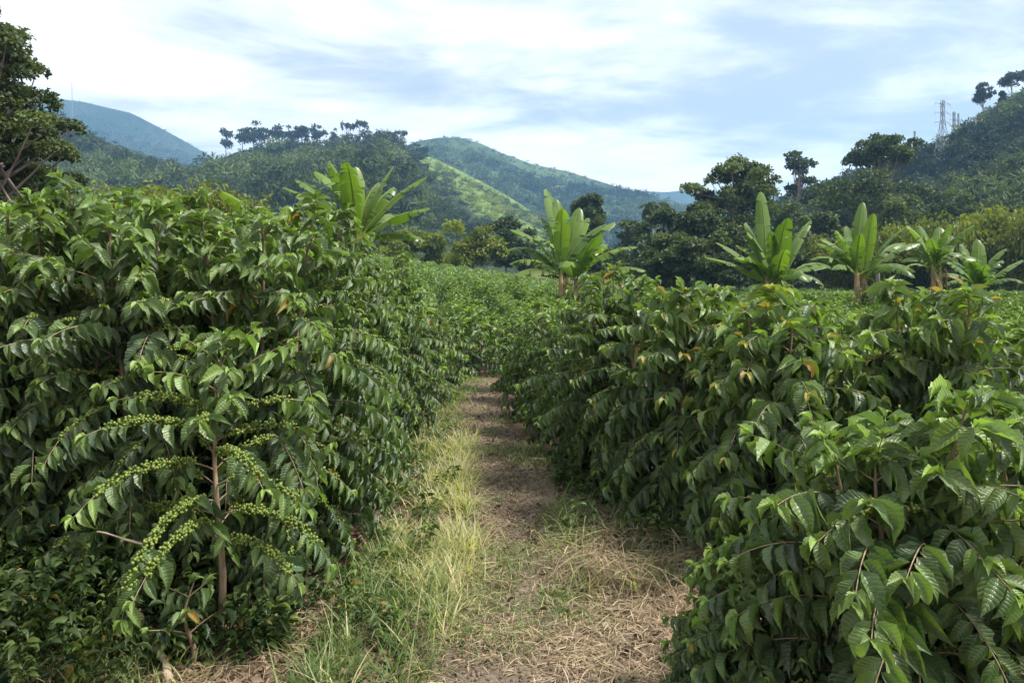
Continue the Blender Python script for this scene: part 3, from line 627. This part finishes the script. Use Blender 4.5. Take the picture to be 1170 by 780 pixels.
p = P(984, 335, 25); banana((p[0], 25, 0), 'banana plant with one bright upright leaf, right of the leftmost one', 4, 2.15,
    [(130, 80, 10, 1.0, 1.2, .2, .2, 0), (140, 65, 50, .9, 1, .3, .3, 0), (280, 86, 8, 1.15, .9, 1, .02, 0), (50, 78, 8, 1.35, .9, .45, .1, 0), (25, 48, 45, 1.3, 1.2, .3, .5, 0), (10, 42, 40, 1.35, .9, .5, .6, 0), (350, 20, 60, 1.0, 1, .25, .4, 0), (215, 25, 60, .8, 1, .25, .4, 0), (180, 40, 60, .9, 1, .3, .4, 0), (75, 60, 40, 1.1, 1, .3, .4, 0), (300, 30, 80, 1, 1, .25, .5, 0)], 1.85, 2, RB)
p = P(1071, 340, 26); banana((p[0], 26, 0), 'banana plant with two brown stems, second from the right edge', 6, 2.45,
    [(150, 80, 12, .8, .8, .7, .1, 0), (100, 80, 20, .9, 1.1, .35, .2, 0), (60, 72, 20, 1.05, 1.1, .4, .3, 0), (40, 62, 30, 1.0, 1, .6, .3, 0), (190, 20, 60, .9, .5, .7, .5, .1), (175, 45, 75, .85, 1, .3, .4, 0), (10, 40, 60, .8, 1, .3, .5, 0), (270, 60, 70, .8, 1, .3, .4, 0), (345, 25, 60, .9, 1, .3, .5, 0), (120, 55, 60, .9, 1, .3, .5, 0)], 1.7, 2, RB, .09)
p = P(1118, 335, 28); banana((p[0], 28, 0), 'small banana plant with short stem, nearest the right edge', 7, 1.6,
    [(110, 80, 20, 1.1, 1.1, .3, .3, 0), (60, 84, 15, 1.15, 1.1, .6, .2, 0), (20, 55, 35, 1.0, 1, .3, .5, 0), (5, 32, 15, 1.2, 1, .35, .4, 0), (175, 42, 60, .95, 1, .25, .4, 0), (190, 25, 60, .9, 1, .25, .5, 0), (260, 50, 70, .8, 1, .3, .4, 0), (340, 30, 60, .9, 1, .25, .5, 0), (140, 60, 40, 1, 1, .3, .4, 0)], 1.65, 1, RB, .10)

# ------------------------------------------------------------------ coffee plants, placed
PARTS['tall1'] = coffee_meshes(101, 2.45, 1.0, 2, .14, 4, .8, .36, bare=.1, step=.066, droop=1.15, low=.07, spread=.34)
PARTS['tall2'] = coffee_meshes(102, 2.45, 1.0, 2, .145, 4, .6, .42, bare=.1, step=.066, droop=1.2, low=.07, spread=.34)
PARTS['fruiting'] = coffee_meshes(103, 1.55, .85, 2, .14, 1, 1.0, .5, step=.068, bare=.1, droop=1.3, low=.36)
PARTS['near1'] = coffee_meshes(104, 1.5, .95, 2, .155, 5, .25, .5, droop=1.2, bare=.25, step=.078)
PARTS['near2'] = coffee_meshes(105, 1.5, .95, 2, .155, 4, .2, .45, droop=1.15, bare=.25, step=.078)
PARTS['broad1'] = coffee_meshes(106, 1.9, .9, 2, .185, 3, 0, .5, orange=.4, droop=1.4, bare=.25, step=.08)
PARTS['broad2'] = coffee_meshes(107, 1.9, .9, 2, .18, 3, .1, .45, orange=.3, droop=1.35, bare=.25, step=.08)
PARTS['mid1'] = coffee_meshes(108, 1.9, .85, 1, .14, 3, .2, .42)
PARTS['mid2'] = coffee_meshes(109, 1.9, .85, 1, .145, 3, .15, .48)
for i in range(3): PARTS[f'field{i}'] = coffee_meshes(110+i, 1.15, .68, 0, .13, 3, 0, .45, step=.10)

GL = 'coffee shrubs in the tall left row'; GR = 'coffee shrubs in the row right of the path'; GF = 'coffee shrubs right of the first right row'
near = [
 ('fruiting', -1.52, 3.72, 1.0, .3, 'fruiting coffee shrub with bare brown stem and strings of green cherries at left front', GL),
 ('tall2', -1.62, 4.55, .97, .9, 'tall coffee shrub rising right behind the bare-stemmed fruiting one', GL),
 ('tall1', -2.30, 4.35, 1.0, 2.9, 'tall coffee shrub left of the bare-stemmed fruiting one', GL),
 ('tall1', -1.72, 5.5, 1.0, 2.2, 'tall coffee shrub second behind the fruiting one, beside the grass verge', GL),
 ('tall2', -1.80, 6.5, .97, 3.9, 'tall coffee shrub third behind the fruiting one along the path', GL),
 ('tall1', -1.75, 7.6, .94, 5.0, 'coffee shrub fourth behind the fruiting one along the path', GL),
 ('tall2', -1.66, 8.7, .90, .4, 'coffee shrub fifth behind the fruiting one along the path', GL),
 ('tall2', -3.05, 4.35, 1.02, 4.2, 'tall dark coffee shrub at the left edge of the picture', GL),
 ('tall2', -3.2, 5.3, 1.04, 1.5, 'tall coffee shrub behind the one at the left edge', GL),
 ('tall1', -4.3, 5.9, 1.06, .2, 'coffee shrub behind and left of the left-edge one, only its top showing', GL),
 ('tall1', -3.1, 6.6, 1.04, 3.1, 'coffee shrub top between the left edge and the banana leaves, nearer one', GL),
 ('tall2', -3.3, 8.0, 1.05, 5.6, 'coffee shrub top between the left edge and the banana leaves, farther one', GL),
 ('tall1', -4.9, 7.6, 1.12, 1.1, 'coffee shrub top in the back row under the big leafy tree', GL),
 ('tall2', -5.8, 8.3, 1.15, 2.1, 'coffee shrub top farthest left under the big leafy tree', GL),
 ('near1', 1.42, 2.74, .96, 5.1, 'low coffee shrub with big pale-tipped leaves in the right foreground', GF),
 ('near2', .98, 3.0, .50, 3.3, 'low coffee plant at the left foot of the right foreground shrub, over the straw', GF),
 ('near2', 2.25, 2.9, .90, 1.2, 'coffee shrub at the right edge next to the foreground one', GF),
 ('broad1', 1.75, 4.75, .97, .5, 'broad-leaved coffee shrub with orange tips, above the foreground shrub', GF),
 ('broad2', 2.75, 4.7, .96, 2.6, 'broad-leaved coffee shrub with orange tips, left of the right edge', GF),
 ('broad2', 1.35, 5.55, .96, 4.3, 'broad-leaved coffee shrub where the path narrows on the right', GR),
 ('tall2', .98, 6.6, .83, 1.9, 'domed coffee shrub with a high crown right of the path, below the middle banana', GR),
 ('mid1', .84, 7.7, .92, .7, 'coffee shrub just behind the domed one right of the path', GR),
 ('mid2', .60, 8.8, .86, 2.7, 'coffee shrub second behind the domed one right of the path', GR),
 ('mid1', .40, 9.9, .80, 4.4, 'coffee shrub third behind the domed one right of the path', GR),
 ('mid2', .24, 11.1, .74, 5.4, 'coffee shrub fourth behind the domed one right of the path', GR),
 ('mid1', .08, 12.3, .70, 1.4, 'last coffee shrub on the right before the path is lost', GR),
 ('mid2', -1.55, 9.8, 1.0, 2.0, 'coffee shrub sixth behind the fruiting one along the path', GL),
 ('mid1', -1.42, 10.9, .90, 3.3, 'coffee shrub seventh behind the fruiting one along the path', GL),
 ('mid2', -1.28, 12.1, .80, 5.9, 'last coffee shrub on the left before the path is lost', GL),
 ('mid1', 3.9, 5.3, .87, .6, 'dark coffee shrub behind the right-edge one, level with the orange-tipped shrubs', GF),
 ('mid2', 2.6, 6.1, .90, 1.6, 'coffee shrub behind the orange-tipped shrubs, middle one of three', GF),
 ('mid1', 3.7, 6.6, .86, 2.9, 'coffee shrub behind the orange-tipped shrubs, right one of three', GF),
 ('mid2', 2.2, 7.2, .95, 3.8, 'coffee shrub behind the orange-tipped shrubs, left one of three', GF),
 ('mid1', 4.9, 7.0, .84, 5.2, 'coffee shrub near the right edge below the small banana', GF),
]
for key, x, y, s, rz, lab, grp in near: shrub(key, (x, y, float(gz(x, y))-.02), lab, grp, rz, s)
# the field beyond
r = np.random.default_rng(5); spots = []
for row in range(-34, 60):
    for kk in range(0, 66):
        y = 8.2+kk*1.02+.25*(row % 2); x = -.02-.105*(y-8)+row*1.42
        x += r.normal()*.10; yy = y+r.normal()*.12
        if x < 1.2 and yy < 13.4: continue
        px = x/yy*F+CX; 
        if not (-20 < px < 1200): continue
        if px < 420 and yy > 12: continue            # nothing shows behind the tall left row
        if 620 < px < 960 and yy < 60 and (px < 700 or yy > 14) and not (px > 930): 
            if r.random() < .75: continue
        spots.append((yy, x, px))
spots.sort()
protos = {}
stf = Bag()
for i, (y, x, px) in enumerate(spots):
    k = f'field{i % 3}'; s = r.uniform(.85, 1.12)*(1.0 if y < 20 else 1.0); rz = r.uniform(0, 6.3); grp = 'coffee shrubs of the field between the rows' if px < 760 else 'coffee shrubs of the field on the right'
    lab = 'low light green coffee shrub in the field beyond the path' if px < 760 else 'low coffee shrub in the field around the right banana plants'
    if i < 296:
        loc = (x, y, float(gz(x, y))-.02)
        if k not in protos: protos[k] = shrub(k, loc, lab, grp, rz, s)
        else: dup(protos[k], loc, lab, grp, rz, s)
FM = PARTS['field0'][1][1]
rest = spots[296:]
n = 230; 
b = Bag(); rr = np.random.default_rng(8); A = [[], [], [], []]
for (y, x, px) in rest:
    m = n if y < 35 else 130; d = nrm(rr.normal(size=(m, 3))); d[:, 2] = np.abs(d[:, 2]); s = rr.uniform(.85, 1.1); z0 = float(gz(x, y))
    A[0].append(np.array([x, y, z0+.45*s])+d*np.array([.72, .66, .62])*s*rr.uniform(.7, 1.08, (m, 1))); A[1].append(d*.6+rr.normal(size=(m, 3))*.5+np.array([0, 0, -.5])); A[2].append(d+rr.normal(size=(m, 3))*.4+np.array([0, 0, .5]))
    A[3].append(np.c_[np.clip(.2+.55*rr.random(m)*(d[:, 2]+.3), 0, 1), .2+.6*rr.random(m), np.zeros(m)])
A = [np.concatenate(q) for q in A]; sz = rr.uniform(.17, .28, len(A[0]))
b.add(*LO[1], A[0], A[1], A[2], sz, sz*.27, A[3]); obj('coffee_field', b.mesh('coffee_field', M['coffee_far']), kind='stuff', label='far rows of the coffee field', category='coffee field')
print('SPOTS', len(spots))

# bare reddish soil bank at the end of the field
# ------------------------------------------------------------------ ground cover
def scatter(n, fn, seed):
    r = np.random.default_rng(seed); return fn(n, r)
BL = [leaf_template(4, 1, b_, 0, 0, 'blade') for b_ in (.25, .6, 1.0)]
def blades(name, pts, r, hmin, hmax, wid, dryf, young, m, label, cat, lay=0., k=BL):
    n = len(pts); b = Bag(); az = r.uniform(0, 2*pi, n); up = r.uniform(.15, 2.0, n)*(1-lay)+lay*r.uniform(-.02, .12, n)
    d = np.c_[np.cos(az), np.sin(az), up]; nn = np.c_[-np.cos(az)*.6, -np.sin(az)*.6, np.ones(n)]+r.normal(size=(n, 3))*.15
    L = r.uniform(hmin, hmax, n); t = np.c_[np.clip(young+r.normal(size=n)*.25, 0, 1), r.random(n), (r.random(n) < dryf)*r.uniform(.3, 1, n)]
    w = r.integers(0, len(k), n)
    for q in range(len(k)):
        i = w == q; b.add(*k[q], pts[i], d[i], nn[i], L[i], wid*r.uniform(.4, 1.4, i.sum()), t[i])
    return obj(name, b.mesh(name, m), kind='stuff', label=label, category=cat)
def tufts(r, centers, per, rad):
    c = np.repeat(centers, per, axis=0)+np.c_[r.normal(size=(len(centers)*per, 2))*rad]
    return np.c_[c, gz(c[:, 0], c[:, 1])]
def clumped(n, r, x0, x1, y0, y1, k, sd):
    cx, cy = r.uniform(x0, x1, k), r.uniform(y0, y1, k); w = r.random(k)**2; j = r.choice(k, n, p=w/w.sum()); return cx[j]+r.normal(size=n)*sd, cy[j]+r.normal(size=n)*sd
r = np.random.default_rng(21)
def edge(n, off, sd, ya, yb):
    y = ya+(yb-ya)*r.random(n)**1.0; return np.c_[path_x(y)+np.where(off < 0, -1, 1)*path_w(y)*abs(off)+r.normal(size=n)*sd, y]
# pale long grass on the left verge, densest between 4 and 7.5 m
c = np.vstack([np.c_[np.interp(q, [3.4, 4.1, 5.2, 7, 9.7, 13], [-.55, -.55, -.57, -.78, -.8, -.72])+r.uniform(-1, 1, size=len(q))*np.interp(q, [3.4, 4.2, 5.2, 7, 9.7, 13], [.2, .25, .36, .38, .27, .1]), q] for q in [3.75+5.6*r.beta(1.3, 2.0, 430)]])
c = c[fbm(c[:, 0]*2.6, c[:, 1]*2.2, 77)+r.normal(size=len(c))*.35 > -.12]
h1 = len(c)*2//3
blades('pale_verge_grass', tufts(r, c[:h1], 30, .04), r, .06, .32, .0040, .6, .65, M['grass'], 'long pale grass along the left side of the path', 'grass')
blades('dry_verge_grass', tufts(r, c[h1:], 22, .05), r, .05, .32, .0034, .92, .9, M['grass'], 'dry yellow blades among the long grass left of the path', 'grass')
c = np.c_[np.interp(q := r.uniform(6, 14, 230), [6, 9, 13], [-1.05, -.95, -.85])+r.normal(size=230)*.17, q]
blades('far_verge_grass', tufts(r, c, 26, .06), r, .05, .17, .004, .12, .3, M['grass'], 'green grass at the feet of the farther left shrubs', 'grass')
c = np.c_[r.uniform(-1.0, -.40, 110), r.uniform(3.15, 5.0, 110)]
blades('green_grass', tufts(r, c, 22, .045), r, .08, .34, .004, .12, .25, M['grass'], 'greener grass at the foot of the left shrubs', 'grass')
c = np.r_[np.c_[clumped(220, r, -.5, .7, 3.2, 5.6, 16, .13)], np.c_[clumped(110, r, -.4, .3, 5.5, 10, 18, .10)]]
blades('path_grass', tufts(r, c, 26, .07), r, .025, .12, .003, .2, .3, M['grass'], 'short grass patches on the path', 'grass')
c = np.vstack([np.c_[r.uniform(.4, 1.15, 60), r.uniform(4.4, 5.6, 60)], np.c_[np.interp(q, [5, 13], [.15, -.35])+r.normal(size=60)*.06, q] if False else np.c_[r.uniform(.35, .6, 40), r.uniform(5, 6, 40)]])
blades('right_grass', tufts(r, c, 20, .05), r, .10, .32, .0045, .2, .45, M['grass'], 'grass tufts at the foot of the right shrubs', 'grass')
c = np.c_[r.uniform(-2.6, -1.5, 60), r.uniform(3.05, 3.6, 60)]
blades('corner_grass', tufts(r, c, 14, .06), r, .10, .3, .004, .4, .5, M['grass'], 'sparse dry grass in the lower left corner', 'grass')
# straw
def straw(n, fx, seed, name, label, lmin=.06, lmax=.28, h=.03, **k):
    r = np.random.default_rng(seed); x, y = fx(n, r); pts = np.c_[x, y, gz(x, y)+.008+r.random(n)*h]
    return blades(name, pts, r, lmin, lmax, .0021, .4, .5, M['straw'], label, 'dry straw', lay=1.)
straw(8000, lambda n, r: clumped(n, r, .3, 1.35, 3.3, 5.4, 70, .13), 31, 'straw_litter', 'dry straw heaped on the right side of the path', lmin=.03, lmax=.2, h=.05)
straw(2200, lambda n, r: clumped(n, r, .55, 1.3, 4.4, 5.6, 26, .10), 35, 'long_straw', 'long dry stems lodged against the right shrubs', lmin=.15, lmax=.45, h=.16)
straw(4200, lambda n, r: clumped(n, r, -.5, .6, 3.2, 7.5, 60, .11), 32, 'path_straw', 'dry straw scattered along the path', lmin=.02, lmax=.14)
straw(2500, lambda n, r: (path_x(6+8*(q := r.random(n)))+r.normal(0, .25, n), 6+8*q), 36, 'narrow_path_straw', 'chopped dry stalks on the narrow far part of the path', lmin=.02, lmax=.12)
straw(3500, lambda n, r: (r.uniform(-1.7, -.4, n), r.uniform(3.05, 4.6, n)), 33, 'shade_straw', 'dry stalks under the left shrubs', lmax=.25)
def litter(n, fx, seed, name, label, lmin=.035, lmax=.10, m='litter'):
    r = np.random.default_rng(seed); x, y = fx(n, r); pts = np.c_[x, y, gz(x, y)+.01+r.random(n)*.02]; az = r.uniform(0, 2*pi, n); b = Bag()
    d = np.c_[np.cos(az), np.sin(az), r.uniform(-.1, .35, n)]; nn = np.c_[r.normal(size=(n, 2))*.35, np.ones(n)]; L = r.uniform(lmin, lmax, n)
    w = r.integers(0, 5, n); t = np.c_[r.random(n), r.random(n), (r.random(n) < .4)*r.random(n)]
    for q in range(5):
        i = w == q; b.add(*HI[q], pts[i], d[i], nn[i], L[i], L[i]*r.uniform(.10, .22, i.sum()), t[i])
    obj(name, b.mesh(name, M[m]), kind='stuff', label=label, category='leaf litter')
litter(2600, lambda n, r: (r.uniform(-2.4, -.45, n), r.uniform(3.0, 5.5, n)), 41, 'leaf_litter', 'brown fallen leaves under the left shrubs')
litter(900, lambda n, r: (r.uniform(-.6, 1.3, n), r.uniform(3.1, 6, n)), 42, 'path_litter', 'brown fallen leaves on the path', .02, .06)
litter(1500, lambda n, r: (r.uniform(.4, 4, n), r.uniform(2.0, 6.5, n)), 43, 'right_litter', 'brown fallen leaves under the right shrubs')
litter(350, lambda n, r: (path_x(5+8*(q := r.random(n)))+r.normal(0, .25, n), 5+8*q), 44, 'far_litter', 'brown fallen leaves on the narrow part of the path', .03, .07)
# weeds, lower left and around the shrub feet
def weeds(n, fx, seed, name, label, hgt=.45):
    r = np.random.default_rng(seed); x, y = fx(n, r); b = Bag(); A = [[], [], [], [], []]
    for i in range(n):
        h = hgt*r.uniform(.4, 1.1); m = int(14+h*40); t = r.random(m)**.8; a = r.uniform(0, 6.3, m); lean = r.normal(size=2)*.25
        p = np.c_[x[i]+lean[0]*t*h+np.cos(a)*.02, y[i]+lean[1]*t*h+np.sin(a)*.02, gz(x[i], y[i])+h*t]
        A[0].append(p); A[1].append(np.c_[np.cos(a), np.sin(a), r.uniform(-.3, .5, m)]); A[2].append(np.c_[r.normal(size=(m, 2))*.55, np.ones(m)]); A[3].append(r.uniform(.5, 1.3, m)*r.choice([.03, .045, .075])); yg = r.random()**2*.8; A[4].append(np.c_[np.clip(yg+.3*r.random(m), 0, 1), r.random(m), (r.random(m) < .02)*.7])
    A = [np.concatenate(q) for q in A]; b.add(*MD[1], A[0], A[1], A[2], A[3], A[3]*.2, A[4]); obj(name, b.mesh(name, M['weed']), kind='stuff', label=label, category='weeds')
weeds(330, lambda n, r: (r.uniform(-3.1, -1.75, n), r.uniform(3.15, 4.2, n)), 51, 'undergrowth', 'dark leafy weeds in the lower left corner', .55)
weeds(190, lambda n, r: (r.uniform(-1.4, -.6, n), 3.7+5*r.random(n)**1.6), 52, 'verge_weeds', 'leafy weeds at the foot of the left shrubs', .2)
weeds(130, lambda n, r: (r.uniform(.45, 1.4, n), 4.9+2.5*r.random(n)), 53, 'right_weeds', 'leafy weeds at the foot of the right shrubs', .3)
def crumbs(n, fx, seed, name, label, m):
    r = np.random.default_rng(seed); x, y = fx(n, r); b = Bag(); sz = r.uniform(.002, .009, n)*r.choice([.6, 1, 1.6], n)
    b.add(*SPH, np.c_[x, y, gz(x, y)+.006+sz*.3], r.normal(size=(n, 3)), r.normal(size=(n, 3)), sz, sz*r.uniform(.5, 1, n), np.c_[r.random((n, 2)), np.zeros(n)]); obj(name, b.mesh(name, m), kind='stuff', label=label, category='soil crumbs')
M['crumb'] = plain_mat('soil crumb', (.20, .145, .10), (.11, .08, .055), 40, .95, .1)
crumbs(9000, lambda n, r: (path_x(3.2+9*(q := r.beta(1, 2, n)))+path_w(3.2+9*q)*r.normal(0, .55, n), 3.2+9*q), 71, 'soil_crumbs', 'small clods and crumbs of earth on the path', M['crumb'])
r = np.random.default_rng(81); c = np.c_[path_x(yy := r.uniform(3.3, 11, 60))+r.normal(size=60)*.25*path_w(yy)/.4, yy]
blades('sprouting_grass', tufts(r, c, 9, .03), r, .03, .11, .003, .3, .4, M['grass'], 'small tufts sprouting through the path', 'grass')
weeds(45, lambda n, r: (r.normal(-1.55, .18, n), r.normal(3.62, .1, n)), 54, 'stem_weeds', 'leafy weeds hiding the base of the fruiting shrub', .3)
# single things on the ground
def seedling(loc, label, seed, h=.42):
    PARTS['_s'] = coffee_meshes(seed, h, .20, 2, .11, 1, 0, .25, step=.07, low=.3, bare=.2); o = shrub('_s', loc, label); o.name = 'coffee_seedling'; o['category'] = 'seedling'; return o
q = P(222, 740, 3.55); seedling((q[0], 3.5, float(gz(q[0], 3.5))), 'small coffee seedling below the fruiting shrub', 61)
def stick(a, b_, r0, r1, label, name='dead_branch', cat='branch', flat=False):
    a = np.array(a, float); b_ = np.array(b_, float); k = np.linspace(0, 1, 9)[:, None]; L = np.linalg.norm(b_-a); rr = np.random.default_rng(int(L*1000))
    pts = (b_-a)*k+rr.normal(size=(9, 3))*.008*L; V, Q = tube(pts, np.linspace(r0, r1, 9)*(1+.12*rr.normal(size=9)), 8); bg = Bag(); bg.raw(V, Q); me = bg.mesh(name, M['deadwood']); o = obj(name, me, label=label, category=cat); o.location = a
stick((-1.55, 3.3, .03), (-1.99, 3.78, .20), .022, .014, 'long pale dead branch leaning into the weeds at lower left')
stick((-1.72, 3.45, .62), (-2.05, 3.55, .66), .006, .004, 'thin bare dead stick caught among the left weeds')
stick((.1, 7.55, .02), (.36, 7.5, .03), .02, .012, 'short pale stick lying on the path where it narrows')
stick((-.25, 4.75, .02), (.25, 4.9, .02), .007, .004, 'thin twig lying across the middle of the path')
def rock(loc, s, label, name='stone'):
    rr = np.random.default_rng(int(abs(loc[0])*999)); V = SPH[0]*np.array([1, .8, .5])*s*(1+.18*rr.normal(size=(len(SPH[0]), 1))); o = obj(name, quads(name, V, SPH[1], m=M['pale']), label=label, category='stone'); o.location = loc
M['pale'] = plain_mat('pale stone', (.55, .5, .45), (.38, .34, .30), 30, .8)
for px, py, s, lab in [(637, 669, .022, 'small pale stone in the middle of the path among straw'), (541, 537, .03, 'flat pale stone on the narrow part of the path'), (692, 712, .028, 'pale stone beside the leaves of the foreground shrub')]:
    Y = EYE*F/(py-HY); x = (px-CX)/F*Y; rock((x, Y, float(gz(x, Y))+s*.4), s, lab)
# reddish bank
V, Q = grid(np.linspace(-1, 1, 14), np.linspace(-1, 1, 10), lambda x, y: (1-x**2)*(1-y**2)); q = P(612, 300, 74)
V = V*np.array([2.6, 3, 1.1])+np.array([q[0], 74, float(gz(q[0], 74))+.2]); M['clay'] = plain_mat('bare clay', (.27, .16, .10), (.20, .15, .09), .8, .95, .1)
obj('clay_bank', quads('clay_bank', V, Q, m=M['clay']), kind='structure')

# ------------------------------------------------------------------ haze
HV, HF = [], [(0, 1, 2, 3), (7, 6, 5, 4), (0, 4, 5, 1), (1, 5, 6, 2), (2, 6, 7, 3), (3, 7, 4, 0)]
zlo, zhi = -40., 405.
for z in (zlo, zhi):
    for x, y in ((-2600, -60), (-2600, 2500), (2600, 2500), (2600, -60)): HV.append((x, y, z))
m, nt = mat('thin mist'); g = G(nt); v = g.n('ShaderNodeVolumePrincipled'); v.inputs['Color'].default_value = (.34, .62, 1, 1); v.inputs['Density'].default_value = .00034; v.inputs['Anisotropy'].default_value = .2
o_ = g.n('ShaderNodeOutputMaterial'); nt.links.new(v.outputs[0], o_.inputs['Volume'])
obj('haze', quads('haze', HV, HF, m=m, smooth=False), kind='stuff', label='thin blue mist filling the valley', category='haze')

# ------------------------------------------------------------------ light
SE, SA = radians(57), radians(104)       # elevation; azimuth clockwise from +Y (the view direction) towards +X
sd = np.array([cos(SE)*sin(SA), cos(SE)*cos(SA), sin(SE)])
L = bpy.data.lights.new('sun', 'SUN'); L.energy = 3.4; L.angle = radians(11); L.color = (1, .95, .87)
so = bpy.data.objects.new('sun', L); COL.objects.link(so)
import mathutils
so.rotation_euler = mathutils.Vector(sd).to_track_quat('Z', 'Y').to_euler()
w = bpy.data.worlds.new('World'); scene.world = w; w.use_nodes = True; nt = w.node_tree; nt.nodes.clear(); g = G(nt)
sk = g.n('ShaderNodeTexSky', sky_type='NISHITA'); sk.sun_disc = False; sk.sun_elevation = SE; sk.sun_rotation = SA; sk.dust_density = 2.0; sk.ozone_density = 1.5
tc = g.n('ShaderNodeTexCoord').outputs['Generated']; sp = g.n('ShaderNodeSeparateXYZ'); nt.links.new(tc, sp.inputs[0])
zz = g.math('ADD', g.math('MAXIMUM', sp.outputs[2], 0), .09)
cb = g.n('ShaderNodeCombineXYZ'); g.set(cb.inputs[0], g.math('DIVIDE', sp.outputs[0], zz)); g.set(cb.inputs[1], g.math('DIVIDE', sp.outputs[1], zz)); cb.inputs[2].default_value = 3.7
mp = g.n('ShaderNodeMapping'); mp.inputs['Scale'].default_value = (.55, .8, 1); mp.inputs['Rotation'].default_value = (0, 0, radians(-22)); nt.links.new(cb.outputs[0], mp.inputs[0])
n1 = g.noise(mp.outputs[0], .8, 6, .58, .6); n2 = g.noise(mp.outputs[0], 2.3, 6, .62, .8)
mp2 = g.n('ShaderNodeMapping'); mp2.inputs['Location'].default_value = (7, 3, 0); mp2.inputs['Scale'].default_value = (.5, .9, 1); nt.links.new(cb.outputs[0], mp2.inputs[0])
n3 = g.noise(mp2.outputs[0], .55, 4, .5, .3)
bright = g.ramp(g.math('ADD', g.math('MULTIPLY', n1, .72), g.math('MULTIPLY', n2, .28)), .40, .60)
cloud = g.mix(bright, (2.85, 3.15, 3.5), (7.3, 7.15, 7.0))
cover = g.ramp(n3, .30, .50)
skyc = g.mul(sk.outputs[0], 1.0)
allc = g.mix(g.math('MULTIPLY_ADD', cover, .12, .86), skyc, cloud)
bg = g.n('ShaderNodeBackground'); nt.links.new(allc, bg.inputs[0]); bg.inputs[1].default_value = .1
wo = g.n('ShaderNodeOutputWorld'); nt.links.new(bg.outputs[0], wo.inputs[0])

# ------------------------------------------------------------------ render settings
scene.view_settings.view_transform = 'Standard'; scene.view_settings.look = 'None'; scene.view_settings.exposure = 1.22; scene.view_settings.gamma = 1
scene.render.engine = 'CYCLES'; c = scene.cycles
c.max_bounces = 7; c.diffuse_bounces = 3; c.glossy_bounces = 2; c.transmission_bounces = 5; c.transparent_max_bounces = 4; c.volume_bounces = 1
c.use_denoising = True; c.sample_clamp_indirect = 6; c.use_adaptive_sampling = True; c.adaptive_threshold = .015
